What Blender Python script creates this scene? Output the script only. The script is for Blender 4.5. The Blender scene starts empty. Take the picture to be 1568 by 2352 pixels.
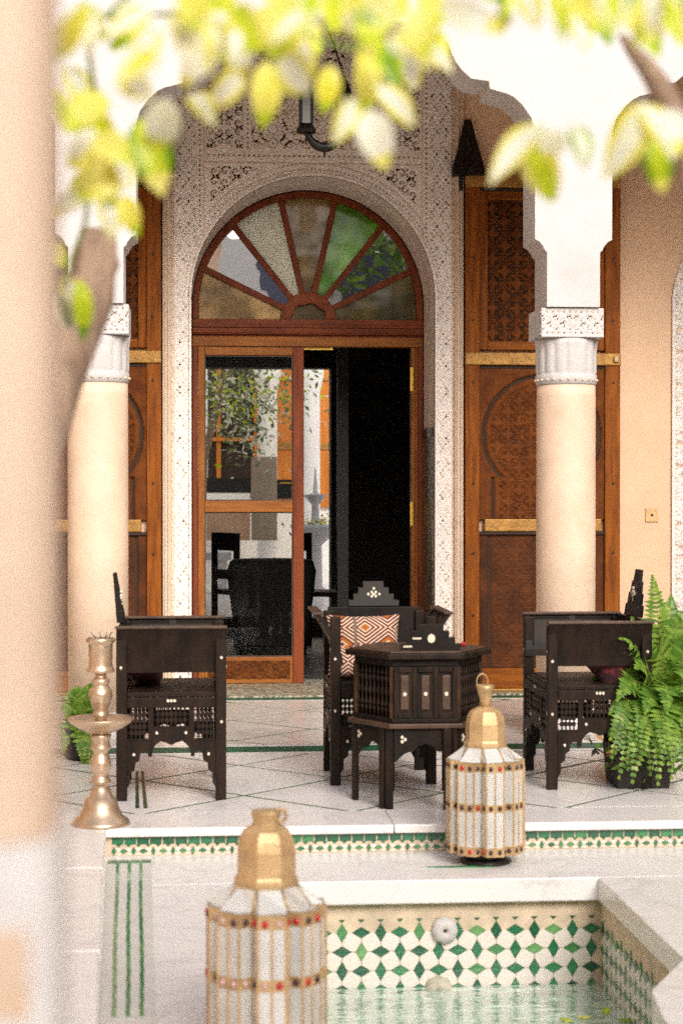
import bpy, math, random
import numpy as np
from mathutils import Matrix, Vector

SC = bpy.context.scene
COL = SC.collection
R = math.radians
# ------------------------------------------------------------------ camera, world, sun, exposure
EYE = 1.30
F = 4200.0                      # focal length in units of a 1568 x 2352 picture
YAW = math.atan(344 / F)
PITCH = math.atan(48 / F)
cam_d = bpy.data.cameras.new("camera")
cam = bpy.data.objects.new("camera", cam_d); COL.objects.link(cam)
cam.location = (0, 0, EYE)
cam.rotation_euler = (math.pi / 2 - PITCH, 0, -YAW)
cam_d.sensor_fit = 'VERTICAL'; cam_d.sensor_height = 36.0
cam_d.lens = 36.0 * F / 2352
cam_d.clip_start = 0.05; cam_d.clip_end = 300
cam_d.dof.use_dof = True; cam_d.dof.focus_distance = 10.8; cam_d.dof.aperture_fstop = 3.8
SC.camera = cam

SUN_EL, SUN_AZ = 30, 166         # azimuth: where the sun stands, clockwise from +Y
world = bpy.data.worlds.new("World"); SC.world = world; world.use_nodes = True
wn = world.node_tree.nodes; wl = world.node_tree.links
sky = wn.new("ShaderNodeTexSky"); sky.sky_type = 'NISHITA'; sky.sun_disc = False
sky.sun_elevation = R(SUN_EL); sky.sun_rotation = R(SUN_AZ)
sky.dust_density = 4.0; sky.air_density = 1.0; sky.ozone_density = 0.6
bgn = wn["Background"]; hz = wn.new("ShaderNodeHueSaturation"); hz.inputs["Saturation"].default_value = 0.45
wl.new(sky.outputs[0], hz.inputs["Color"]); wl.new(hz.outputs[0], bgn.inputs[0]); bgn.inputs[1].default_value = 0.15
sun_d = bpy.data.lights.new("sun", 'SUN'); sun = bpy.data.objects.new("sun", sun_d); COL.objects.link(sun)
sun_d.energy = 1.3; sun_d.angle = R(24); sun_d.color = (1.0, 0.94, 0.87)
az = R(SUN_AZ); el = R(SUN_EL)
sdir = Vector((math.sin(az) * math.cos(el), math.cos(az) * math.cos(el), math.sin(el)))
sun.rotation_euler = sdir.to_track_quat('Z', 'Y').to_euler()
sun.location = sdir * 40
SC.view_settings.view_transform = 'Standard'; SC.view_settings.look = 'None'
SC.view_settings.gamma = 1.0; SC.view_settings.use_curve_mapping = False
SC.view_settings.exposure = 0.62
SC.cycles.use_denoising = False
SC.cycles.max_bounces = 10; SC.cycles.transparent_max_bounces = 16
SC.cycles.diffuse_bounces = 6; SC.cycles.glossy_bounces = 4
SC.cycles.caustics_reflective = False; SC.cycles.caustics_refractive = False
SC.cycles.sample_clamp_indirect = 6

_RM = cam.rotation_euler.to_matrix()
def ray(u, v):
    return _RM @ Vector(((u - 784) / F, (1176 - v) / F, -1.0))
def atY(u, v, Y):
    d = ray(u, v); t = Y / d.y
    return Vector((d.x * t, Y, EYE + d.z * t))
def atZ(u, v, z):
    d = ray(u, v); t = (z - EYE) / d.z
    return Vector((d.x * t, d.y * t, z))
def X_(u, Y): return atY(u, 1128, Y).x
def Z_(u, v, Y): return atY(u, v, Y).z

# ------------------------------------------------------------------ materials
MATS = {}
def nd(t, kind, **kw):
    n = t.nodes.new(kind)
    for k, v in kw.items(): setattr(n, k, v)
    return n
def mat(name, col, rough=0.5, metal=0.0, var=0.10, scale=6.0, col2=None, stretch=(1, 1, 1), bump=0.0, bscale=80.0,
        spec=0.5, detail=6, sharp=(0.35, 0.65), coat=0.0, wear=0.0, wcol=(0.6, 0.5, 0.4), wscale=1.3, vein=0.0):
    if name in MATS: return MATS[name]
    m = bpy.data.materials.new(name); m.use_nodes = True; t = m.node_tree
    p = t.nodes["Principled BSDF"]
    p.inputs["Roughness"].default_value = rough; p.inputs["Metallic"].default_value = metal
    p.inputs["Specular IOR Level"].default_value = spec
    p.inputs["Coat Weight"].default_value = coat
    tc = nd(t, "ShaderNodeTexCoord"); mp = nd(t, "ShaderNodeMapping")
    mp.inputs["Scale"].default_value = stretch
    t.links.new(tc.outputs["Object"], mp.inputs[0])
    nz = nd(t, "ShaderNodeTexNoise"); nz.inputs["Scale"].default_value = scale; nz.inputs["Detail"].default_value = detail
    nz.inputs["Roughness"].default_value = 0.6
    t.links.new(mp.outputs[0], nz.inputs["Vector"])
    cr = nd(t, "ShaderNodeValToRGB")
    a = tuple(max(0, c * (1 - var)) for c in col); b = col2 or tuple(min(1, c * (1 + var)) for c in col)
    cr.color_ramp.elements[0].color = (*a, 1); cr.color_ramp.elements[1].color = (*b, 1)
    cr.color_ramp.elements[0].position = sharp[0]; cr.color_ramp.elements[1].position = sharp[1]
    t.links.new(nz.outputs["Fac"], cr.inputs[0]); csock = cr.outputs[0]
    def over(fac_sock, colr, amt):
        nonlocal csock
        mu = nd(t, "ShaderNodeMath", operation='MULTIPLY'); mu.inputs[1].default_value = amt; t.links.new(fac_sock, mu.inputs[0])
        mx = nd(t, "ShaderNodeMix", data_type='RGBA'); mx.blend_type = 'MULTIPLY'; mx.inputs[7].default_value = (*colr, 1)
        t.links.new(mu.outputs[0], mx.inputs[0]); t.links.new(csock, mx.inputs[6]); csock = mx.outputs[2]
    if wear:      # broad uneven staining plus small scuffs
        for sc_, am, lo, hi in ((wscale, wear, .45, .75), (wscale * 9, wear * .8, .58, .72)):
            n3 = nd(t, "ShaderNodeTexNoise"); n3.inputs["Scale"].default_value = sc_; n3.inputs["Detail"].default_value = 7; n3.inputs["Roughness"].default_value = .65
            t.links.new(tc.outputs["Object"], n3.inputs["Vector"])
            r3 = nd(t, "ShaderNodeMapRange"); r3.inputs[1].default_value = lo; r3.inputs[2].default_value = hi
            t.links.new(n3.outputs["Fac"], r3.inputs[0]); over(r3.outputs[0], wcol, am)
    if vein:
        n4 = nd(t, "ShaderNodeTexNoise"); n4.inputs["Scale"].default_value = 1.7; n4.inputs["Detail"].default_value = 8; n4.inputs["Distortion"].default_value = 1.2
        t.links.new(tc.outputs["Object"], n4.inputs["Vector"])
        sb = nd(t, "ShaderNodeMath", operation='SUBTRACT'); sb.inputs[1].default_value = .5; t.links.new(n4.outputs["Fac"], sb.inputs[0])
        ab = nd(t, "ShaderNodeMath", operation='ABSOLUTE'); t.links.new(sb.outputs[0], ab.inputs[0])
        r4 = nd(t, "ShaderNodeMapRange"); r4.inputs[1].default_value = .022; r4.inputs[2].default_value = 0.0
        t.links.new(ab.outputs[0], r4.inputs[0]); over(r4.outputs[0], (.62, .60, .60), vein)
    t.links.new(csock, p.inputs["Base Color"])
    if bump:
        n2 = nd(t, "ShaderNodeTexNoise"); n2.inputs["Scale"].default_value = bscale; n2.inputs["Detail"].default_value = 4
        t.links.new(mp.outputs[0], n2.inputs["Vector"])
        bp = nd(t, "ShaderNodeBump"); bp.inputs["Strength"].default_value = bump; bp.inputs["Distance"].default_value = 0.01
        t.links.new(n2.outputs["Fac"], bp.inputs["Height"]); t.links.new(bp.outputs[0], p.inputs["Normal"])
    MATS[name] = m
    return m

WHITE = mat("white plaster", (0.56, 0.54, 0.535), 0.9, var=0.04, scale=3, bump=0.35, bscale=16, wear=.45, wcol=(.78, .71, .65))
MARBLE = mat("white marble", (0.80, 0.77, 0.755), 0.30, var=0.06, scale=2.2, bump=0.04, bscale=9, wear=.35, wcol=(.74, .66, .58), wscale=2.2, vein=.35)
MARBLE2 = mat("cream marble", (0.74, 0.69, 0.65), 0.22, var=0.08, scale=2.5, bump=0.03, bscale=9, wear=.4, wcol=(.74, .64, .54), wscale=2.2, vein=.4)
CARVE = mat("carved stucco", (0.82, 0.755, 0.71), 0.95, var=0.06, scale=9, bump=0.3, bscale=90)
CREAMSHADE = mat("cream stucco recess shade", (0.66, 0.55, 0.45), 0.95, var=0.1)  # recess shade of the capital carving, put into the colour
OCHRESHADE = mat("ochre stucco recess shade", (0.68, 0.53, 0.40), 0.95, var=0.15, scale=14)  # recess shade and warm bounce painted into the carving's low faces
SOFFIT = mat("grey worn stucco", (0.68, 0.60, 0.55), 0.95, var=0.16, scale=7, stretch=(1, 1, 0.25), bump=0.3, bscale=50)
PEACH = mat("peach plaster", (0.74, 0.515, 0.345), 0.9, var=0.05, scale=2.5, bump=0.35, bscale=14, wear=.35, wcol=(.80, .70, .60))
COLUMN = mat("pale peach tadelakt", (0.74, 0.56, 0.42), 0.6, var=0.07, scale=5, bump=0.22, bscale=10, wear=.40, wcol=(.80, .68, .56), wscale=2.0)
TRIM = mat("beige painted trim", (0.64, 0.50, 0.38), 0.8, var=0.06, scale=8)
CEDAR = mat("cedar wood", (0.17, 0.043, 0.003), 0.62, spec=.2, wear=.5, wcol=(.5, .42, .36), wscale=3, col2=(0.31, 0.092, 0.006), scale=9, stretch=(4, 4, 0.35), bump=0.15, bscale=40)
CEDARH = mat("cedar wood rail", (0.17, 0.043, 0.003), 0.62, spec=.2, wear=.5, wcol=(.5, .42, .36), wscale=3, col2=(0.31, 0.092, 0.006), scale=9, stretch=(0.35, 4, 4), bump=0.15, bscale=40)
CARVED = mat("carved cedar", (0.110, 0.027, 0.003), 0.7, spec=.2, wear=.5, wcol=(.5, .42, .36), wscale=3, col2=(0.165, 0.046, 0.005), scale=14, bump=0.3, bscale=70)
CARVEDSHADE = mat("shade darkened carved cedar", (0.050, 0.015, 0.004), 0.7, spec=.2, col2=(0.105, 0.030, 0.006), scale=7)  # dark cedar, mostly shade put into the colour
GROOVE = mat("carved shade and twig brown", (0.030, 0.014, 0.007), 0.8, var=0.2)  # recess, groove and gap shade painted dark; also plain twig brown
REDWOOD = mat("red stained wood", (0.16, 0.030, 0.006), 0.55, spec=.28, wear=.4, wcol=(.5, .45, .4), wscale=3, col2=(0.25, 0.055, 0.012), scale=8, stretch=(0.5, 2, 2), bump=0.1)
REDWOODV = mat("red stained wood upright", (0.16, 0.030, 0.006), 0.55, spec=.28, wear=.4, wcol=(.5, .45, .4), wscale=3, col2=(0.25, 0.055, 0.012), scale=8, stretch=(3, 3, 0.4), bump=0.1)
OAK = mat("light brown door wood", (0.25, 0.078, 0.010), 0.55, spec=.28, wear=.4, wcol=(.5, .45, .4), wscale=3, col2=(0.36, 0.125, 0.018), scale=8, stretch=(3, 3, 0.4), bump=0.1)
OAKH = mat("light brown lintel wood", (0.25, 0.078, 0.010), 0.55, spec=.28, wear=.4, wcol=(.5, .45, .4), wscale=3, col2=(0.36, 0.125, 0.018), scale=8, stretch=(0.4, 3, 3), bump=0.1)
BRASSRAIL = mat("gilt brass rail", (0.36, 0.185, 0.040), 0.5, metal=0.35, var=0.22, scale=18, bump=0.3, bscale=60)
BRASS = mat("aged brass", (0.54, 0.37, 0.19), 0.46, metal=0.45, var=0.28, wear=.35, wcol=(.6,.48,.36), wscale=9, scale=10, bump=0.15, bscale=35)
PALEBRASS = mat("pale worn brass", (0.58, 0.43, 0.30), 0.35, metal=0.8, var=0.16, scale=9, bump=0.12, bscale=30)
GOLD = mat("bright brass", (0.80, 0.50, 0.07), 0.35, metal=0.4, var=0.12)
DARK = mat("dark stained wood", (0.007, 0.005, 0.004), 0.5, spec=.18, col2=(0.017, 0.011, 0.008), scale=10, stretch=(1, 1, 0.5), bump=0.12, bscale=60)
DARKB = mat("dark brown wood", (0.011, 0.007, 0.005), 0.5, spec=.16, wear=.5, wcol=(.45,.4,.35), wscale=5, col2=(0.027, 0.015, 0.009), scale=10, stretch=(2, 2, 0.5), bump=0.12, bscale=60)
EDGEW = mat("worn brown edge wood", (0.040, 0.019, 0.010), 0.5, col2=(0.085, 0.042, 0.022), scale=14)
INLAY = mat("bone inlay", (0.72, 0.63, 0.50), 0.4, var=0.08)
IRON = mat("black iron", (0.014, 0.013, 0.012), 0.5, metal=0.4, var=0.3)
GREEN = mat("green glazed tile", (0.012, 0.13, 0.055), 0.22, col2=(0.035, 0.22, 0.09), scale=9, coat=0.3)
GREENS = [mat("green glaze %s" % n, c, 0.22, var=0.3, scale=25, coat=0.3, wear=.4, wcol=(.6, .55, .4), wscale=8) for n, c in
          (("deep", (0.012, 0.10, 0.048)), ("bottle", (0.018, 0.15, 0.065)), ("leaf", (0.04, 0.21, 0.08)),
           ("moss", (0.07, 0.24, 0.085)), ("pale", (0.14, 0.32, 0.12)))]
GROUT = mat("tan grout", (0.62, 0.50, 0.37), 0.85, var=0.18, scale=12)
TILEW = mat("white glazed tile", (0.75, 0.70, 0.64), 0.3, var=0.06, wear=.4, wcol=(.72, .58, .45), wscale=6, scale=18, coat=0.2)
STRIPG = mat("greyish green joint", (0.11, 0.155, 0.085), 0.8, var=0.25, scale=18)
ZEL = mat("dark mosaic", (0.035, 0.035, 0.028), 0.35, col2=(0.16, 0.13, 0.09), scale=60, sharp=(0.48, 0.52))
MOSA = mat("beige mosaic", (0.16, 0.15, 0.10), 0.4, col2=(0.52, 0.46, 0.34), scale=45, sharp=(0.45, 0.55))
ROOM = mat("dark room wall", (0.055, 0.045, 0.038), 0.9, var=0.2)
ORANGE = mat("orange varnished wood", (0.55, 0.15, 0.010), 0.4, col2=(0.60, 0.21, 0.03), scale=6, stretch=(3, 3, 0.4))
BARK = mat("brown bark", (0.26, 0.17, 0.115), 0.9, col2=(0.42, 0.29, 0.20), scale=14, stretch=(2, 2, 0.5), bump=0.8, bscale=30)
MAROON = mat("maroon kilim", (0.030, 0.008, 0.010), 0.9, col2=(0.14, 0.02, 0.025), scale=22, sharp=(0.45, 0.62))
REDCLOTH = mat("red cloth", (0.42, 0.02, 0.02), 0.9)
GEMR = mat("red glass bead", (0.45, 0.004, 0.012), 0.12, var=0.1)
GEMP = mat("pale pink glass bead", (0.55, 0.36, 0.33), 0.15, var=0.1)
GEMD = mat("dark glass bead", (0.035, 0.010, 0.022), 0.12, var=0.3)
SOIL = mat("dark planter wood", (0.010, 0.008, 0.006), 0.7, col2=(0.024, 0.017, 0.011), scale=12, stretch=(3, 3, .5))

def leafmat(name, col, col2, trans=0.32):
    m = mat(name, col, 0.38, col2=col2, scale=14)
    t = m.node_tree; p = t.nodes["Principled BSDF"]; out = t.nodes["Material Output"]
    tr = nd(t, "ShaderNodeBsdfTranslucent"); mx = nd(t, "ShaderNodeMixShader"); mx.inputs[0].default_value = trans
    src = p.inputs["Base Color"].links[0].from_socket
    t.links.new(src, tr.inputs[0]); t.links.new(p.outputs[0], mx.inputs[1]); t.links.new(tr.outputs[0], mx.inputs[2])
    t.links.new(mx.outputs[0], out.inputs[0])
    return m
LF = {"cream": leafmat("cream highlight leaf", (0.88, 0.87, 0.62), (0.93, 0.92, 0.82)),  # cream stands in for blown sky highlights on the leaves
      "yellow": leafmat("yellow leaf", (0.84, 0.78, 0.03), (0.92, 0.88, 0.25)),
      "lime": leafmat("lime leaf", (0.48, 0.66, 0.01), (0.72, 0.80, 0.03)),
      "green": leafmat("green leaf", (0.16, 0.34, 0.008), (0.34, 0.54, 0.015)),
      "fern": leafmat("fern green", (0.09, 0.22, 0.025), (0.20, 0.36, 0.05), 0.4),
      "fernlight": leafmat("light fern green", (0.20, 0.36, 0.04), (0.36, 0.52, 0.09), 0.4),
      "treegreen": leafmat("pale tree leaf", (0.10, 0.16, 0.05), (0.30, 0.36, 0.16), 0.4)}
STEMG = mat("fern stem", (0.28, 0.20, 0.06), 0.6)

def glassmat(name, tint, refl=0.12, rough=0.0, wav=0.0, body=None, bodyfac=0.0, ior=1.5):
    m = bpy.data.materials.new(name); m.use_nodes = True; t = m.node_tree
    for n in list(t.nodes): t.nodes.remove(n)
    out = nd(t, "ShaderNodeOutputMaterial")
    tr = nd(t, "ShaderNodeBsdfTransparent"); tr.inputs[0].default_value = (*tint, 1)
    gl = nd(t, "ShaderNodeBsdfGlossy"); gl.inputs["Roughness"].default_value = rough
    fr = nd(t, "ShaderNodeFresnel"); fr.inputs[0].default_value = ior
    ad = nd(t, "ShaderNodeMath", operation='ADD'); ad.inputs[1].default_value = refl; ad.use_clamp = True
    t.links.new(fr.outputs[0], ad.inputs[0])
    mx = nd(t, "ShaderNodeMixShader")
    t.links.new(ad.outputs[0], mx.inputs[0])
    base = tr.outputs[0]
    if body:
        df = nd(t, "ShaderNodeBsdfDiffuse"); tl = nd(t, "ShaderNodeBsdfTranslucent")
        tcb = nd(t, "ShaderNodeTexCoord"); nb = nd(t, "ShaderNodeTexNoise"); nb.inputs["Scale"].default_value = 4.5; nb.inputs["Detail"].default_value = 2
        rb = nd(t, "ShaderNodeValToRGB"); q = .45 if wav > .2 else .08
        rb.color_ramp.elements[0].color = (*[c * (1 - q) for c in body], 1); rb.color_ramp.elements[1].color = (*[min(1, c * (1 + q)) for c in body], 1)
        rb.color_ramp.elements[0].position = .38; rb.color_ramp.elements[1].position = .62
        t.links.new(tcb.outputs["Object"], nb.inputs["Vector"]); t.links.new(nb.outputs["Fac"], rb.inputs[0])
        t.links.new(rb.outputs[0], df.inputs[0]); t.links.new(rb.outputs[0], tl.inputs[0])
        m3 = nd(t, "ShaderNodeMixShader"); m3.inputs[0].default_value = 0.15
        t.links.new(df.outputs[0], m3.inputs[1]); t.links.new(tl.outputs[0], m3.inputs[2])
        m2 = nd(t, "ShaderNodeMixShader"); m2.inputs[0].default_value = bodyfac
        t.links.new(tr.outputs[0], m2.inputs[1]); t.links.new(m3.outputs[0], m2.inputs[2]); base = m2.outputs[0]
    t.links.new(base, mx.inputs[1]); t.links.new(gl.outputs[0], mx.inputs[2]); t.links.new(mx.outputs[0], out.inputs[0])
    if wav:
        tc = nd(t, "ShaderNodeTexCoord"); nz = nd(t, "ShaderNodeTexNoise"); nz.inputs["Scale"].default_value = 5
        nz.inputs["Detail"].default_value = 1
        bp = nd(t, "ShaderNodeBump"); bp.inputs["Strength"].default_value = wav; bp.inputs["Distance"].default_value = 0.02
        t.links.new(tc.outputs["Object"], nz.inputs["Vector"]); t.links.new(nz.outputs["Fac"], bp.inputs["Height"])
        t.links.new(bp.outputs[0], gl.inputs["Normal"])
    return m
GLASS = glassmat("door glass", (0.92, 0.91, 0.88), 0.005, ior=1.22)
LGLASS = glassmat("lantern glass", (0.92, 0.92, 0.88), 0.10, 0.08, body=(0.84, 0.83, 0.79), bodyfac=0.80)  # white body stands in for sky reflected in the panes

def kilim():
    m = bpy.data.materials.new("kilim pattern"); m.use_nodes = True; t = m.node_tree; p = t.nodes["Principled BSDF"]
    p.inputs["Roughness"].default_value = 0.95
    tc = nd(t, "ShaderNodeTexCoord"); sp = nd(t, "ShaderNodeSeparateXYZ"); t.links.new(tc.outputs["Object"], sp.inputs[0])
    def mth(op, a, b=None, c=None):
        n = nd(t, "ShaderNodeMath", operation=op)
        for i, x in enumerate((a, b, c)):
            if x is None: continue
            if isinstance(x, (int, float)): n.inputs[i].default_value = x
            else: t.links.new(x, n.inputs[i])
        return n.outputs[0]
    per = 0.21
    fx = mth('ABSOLUTE', mth('SUBTRACT', mth('FRACT', mth('ADD', mth('DIVIDE', sp.outputs[0], per), 0.5)), 0.5))
    fz = mth('ABSOLUTE', mth('SUBTRACT', mth('FRACT', mth('DIVIDE', sp.outputs[2], per * 0.72)), 0.5))
    d = mth('ADD', fx, fz)
    st = mth('FRACT', mth('MULTIPLY', d, 9.0))
    k = mth('FLOOR', mth('MULTIPLY', d, 9.0))
    cr = nd(t, "ShaderNodeValToRGB"); cr.color_ramp.interpolation = 'CONSTANT'
    els = [(0, (0.50, 0.19, 0.02)), (0.17, (0.55, 0.42, 0.29)), (0.5, (0.13, 0.018, 0.016))]
    cr.color_ramp.elements[0].color = (*els[0][1], 1)
    cr.color_ramp.elements[1].position = 0.30; cr.color_ramp.elements[1].color = (*els[1][1], 1)
    e = cr.color_ramp.elements.new(0.62); e.color = (*els[2][1], 1)
    # core of each diamond orange, rings alternate cream and maroon
    ring = nd(t, "ShaderNodeMix", data_type='RGBA')
    ring.inputs[6].default_value = (0.62, 0.48, 0.34, 1); ring.inputs[7].default_value = (0.13, 0.02, 0.018, 1)
    t.links.new(mth('GREATER_THAN', st, 0.44), ring.inputs[0])
    core = nd(t, "ShaderNodeMix", data_type='RGBA'); core.inputs[7].default_value = (0.36, 0.11, 0.015, 1)
    t.links.new(ring.outputs[2], core.inputs[6])
    t.links.new(mth('LESS_THAN', mth('MODULO', k, 7.0), 0.5), core.inputs[0])
    seam = nd(t, "ShaderNodeMix", data_type='RGBA'); seam.inputs[7].default_value = (0.16, 0.12, 0.08, 1)
    t.links.new(core.outputs[2], seam.inputs[6])
    t.links.new(mth('LESS_THAN', mth('ABSOLUTE', mth('SUBTRACT', sp.outputs[0], -0.045)), 0.007), seam.inputs[0])
    t.links.new(seam.outputs[2], p.inputs["Base Color"])
    nz = nd(t, "ShaderNodeTexNoise"); nz.inputs["Scale"].default_value = 160
    bp = nd(t, "ShaderNodeBump"); bp.inputs["Strength"].default_value = 0.5; bp.inputs["Distance"].default_value = 0.004
    t.links.new(tc.outputs["Object"], nz.inputs["Vector"]); t.links.new(nz.outputs["Fac"], bp.inputs["Height"])
    t.links.new(bp.outputs[0], p.inputs["Normal"])
    return m
KILIM = kilim()

# ------------------------------------------------------------------ mesh helpers
class MB:
    def __init__(s): s.v = []; s.f = []; s.m = []; s.sm = []; s.T = None
    def _add(s, vs, fs, m=0, smooth=False):
        o = len(s.v)
        if s.T is not None: vs = [tuple(s.T @ Vector(p)) for p in vs]
        s.v.extend(tuple(p) for p in vs)
        for f in fs:
            s.f.append(tuple(i + o for i in f)); s.m.append(m); s.sm.append(smooth)
    def box(s, x0, x1, y0, y1, z0, z1, m=0):
        vs = [(x, y, z) for z in (z0, z1) for y in (y0, y1) for x in (x0, x1)]
        s._add(vs, [(0, 2, 3, 1), (4, 5, 7, 6), (0, 1, 5, 4), (2, 6, 7, 3), (0, 4, 6, 2), (1, 3, 7, 5)], m); return s
    def prism(s, poly, a0, a1, axis='y', m=0):
        """poly in the plane across axis; axis y: (x,z); axis x: (y,z); axis z: (x,y)"""
        n = len(poly)
        def P(p, a):
            return (p[0], a, p[1]) if axis == 'y' else ((a, p[0], p[1]) if axis == 'x' else (p[0], p[1], a))
        vs = [P(p, a0) for p in poly] + [P(p, a1) for p in poly]
        ar = sum(poly[i][0] * poly[(i + 1) % n][1] - poly[(i + 1) % n][0] * poly[i][1] for i in range(n))
        fl = (ar > 0) != (axis == 'y')
        fs = [tuple(range(n - 1, -1, -1)), tuple(range(n, 2 * n))]
        fs += [(i, (i + 1) % n, n + (i + 1) % n, n + i) for i in range(n)]
        if not fl: fs = [tuple(reversed(f)) for f in fs]
        s._add(vs, fs, m); return s
    def lathe(s, prof, n=32, c=(0, 0, 0), m=0, smooth=True, rf=None):
        vs = []; fs = []
        for (r, z) in prof:
            for i in range(n):
                a = 2 * math.pi * i / n; k = r * (rf(a, z) if rf else 1)
                vs.append((c[0] + k * math.cos(a), c[1] + k * math.sin(a), c[2] + z))
        for j in range(len(prof) - 1):
            for i in range(n):
                a = j * n + i; b = j * n + (i + 1) % n
                fs.append((a, b, b + n, a + n))
        fs.append(tuple(range(n - 1, -1, -1))); fs.append(tuple((len(prof) - 1) * n + i for i in range(n)))
        s._add(vs, fs, m, smooth); return s
    def tube(s, pts, rad, n=8, m=0, smooth=True):
        pts = [Vector(p) for p in pts]
        if not hasattr(rad, '__len__'): rad = [rad] * len(pts)
        vs = []; fs = []; up = Vector((0.31, 0.2, 0.93)).normalized()
        for i, p in enumerate(pts):
            d = (pts[min(i + 1, len(pts) - 1)] - pts[max(i - 1, 0)]).normalized()
            a = d.cross(up)
            if a.length < 1e-3: a = d.cross(Vector((1, 0, 0)))
            a.normalize(); b = d.cross(a)
            for k in range(n):
                t = 2 * math.pi * k / n
                vs.append(p + (a * math.cos(t) + b * math.sin(t)) * rad[i])
        for j in range(len(pts) - 1):
            for k in range(n):
                q = j * n + k; w = j * n + (k + 1) % n
                fs.append((q, w, w + n, q + n))
        fs.append(tuple(range(n - 1, -1, -1))); fs.append(tuple((len(pts) - 1) * n + i for i in range(n)))
        s._add(vs, fs, m, smooth); return s
    def build(s, name, mats, parent=None, bev=0.0, loc=None):
        me = bpy.data.meshes.new(name)
        me.from_pydata(s.v, [], s.f)
        if not isinstance(mats, (list, tuple)): mats = [mats]
        for m in mats: me.materials.append(m)
        me.polygons.foreach_set("material_index", s.m)
        me.polygons.foreach_set("use_smooth", s.sm)
        me.update()
        o = bpy.data.objects.new(name, me); COL.objects.link(o)
        if name in ('inlay', 'flowers', 'dead_leaves', 'inner_foliage', 'lattice', 'beading', 'twigs', 'glazing_bars'): o['kind'] = 'stuff'
        if parent is not None: o.parent = parent
        if loc is not None: o.location = loc
        if bev:
            b = o.modifiers.new("bevel", 'BEVEL'); b.width = bev; b.segments = 2; b.limit_method = 'ANGLE'
            b.angle_limit = R(40)
        return o
def tag(o, label=None, cat=None, group=None, kind=None):
    if label: o["label"] = label
    if cat: o["category"] = cat
    if group: o["group"] = group
    if kind: o["kind"] = kind
    return o
def thing(name, label, cat, loc=(0, 0, 0), rz=0.0, group=None):
    o = bpy.data.objects.new(name, None); COL.objects.link(o)
    o.empty_display_size = 0.1; o.location = loc; o.rotation_euler = (0, 0, rz)
    return tag(o, label, cat, group)
def struct(o, label): return tag(o, label, kind='structure')
def bx(name, m, parent, x0, x1, y0, y1, z0, z1, bev=0.0):
    return MB().box(x0, x1, y0, y1, z0, z1).build(name, m, parent, bev)
def inst(name, me, parent, loc=(0, 0, 0), rz=0.0, mat_=None):
    o = bpy.data.objects.new(name, me); COL.objects.link(o); o.parent = parent; o.location = loc
    o.rotation_euler = (0, 0, rz)
    if mat_:
        o.material_slots[0].link = 'OBJECT'; o.material_slots[0].material = mat_
    return o
rnd = random.Random(7)

# ---- carved reliefs: height fields with real depth, facing -Y
def sstep(x, a, b):
    t = np.clip((x - a) / (b - a), 0, 1); return t * t * (3 - 2 * t)
def star8(X, Z, s):
    v = 0
    for k in range(4):
        a = k * math.pi / 4
        v = v + np.cos(2 * math.pi / s * (X * math.cos(a) + Z * math.sin(a)))
    w = 0
    for k in range(4):
        a = k * math.pi / 4 + math.pi / 8
        w = w + np.cos(2 * math.pi / s * 1.85 * (X * math.cos(a) + Z * math.sin(a)))
    return sstep(np.abs(v * 0.75 + w * 0.55 + 0.25), 0.32, 0.62)
def girih(X, Z, s):
    """rosettes of slots round centres set on a staggered net"""
    h = np.ones_like(X)
    for ox, oz in ((0, 0), (0.5, 0.5)):
        U = (X / s + ox + 0.5) % 1 - 0.5; W = (Z / s + oz + 0.5) % 1 - 0.5
        r = np.hypot(U, W); th = np.arctan2(W, U)
        pet = np.cos(8 * th)
        h = np.where((r > 0.10) & (r < 0.20) & (pet > 0.25), 0, h)
        h = np.where((r > 0.24) & (r < 0.30) & (np.cos(8 * th + math.pi) > 0.1), 0, h)
        h = np.where((np.abs(r - 0.355) < 0.022) & (np.cos(4 * th) < 0.55), 0, h)
        h = np.where(r < 0.035, 0, h)
    return h
def floral(X, Z, s):
    X = np.abs(X)
    U = X / s; W = Z / s
    ci = np.floor(U); cj = np.floor(W)
    sg = np.where((ci + cj) % 2 == 0, 1.0, -1.0)
    u = U - ci - 0.5; w = W - cj - 0.5
    r = np.hypot(u, w) + 1e-4; th = np.arctan2(w, u)
    sp = np.sin(th * sg + 5.2 * np.log(r + 0.06) + 0.7)
    lobes = np.cos(7 * th + 9 * r)
    v = sp + 0.55 * lobes * sstep(r, 0.12, 0.5)
    return sstep(v, -0.38, -0.10)
def fine(X, Z, s):
    v = np.cos(2 * math.pi * X / s) * np.cos(2 * math.pi * Z / s * 0.8) + 0.6 * np.cos(2 * math.pi * (X + Z) / s * 1.3) * np.cos(2 * math.pi * (X - Z) / s * 1.3)
    v = v + 0.7 * np.sin(Z * 41.3) * np.sin(X * 97) + 0.5 * np.cos(Z * 173) * np.cos(X * 151)
    return sstep(v, -0.95, -0.55)
def beads(T, W, s, w):
    """a chain of holes along T, W = signed distance from its middle"""
    a = (T / s) % 1 - 0.5
    return 1 - sstep(0.30 - np.hypot(a, W / s), 0, 0.1)
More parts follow.
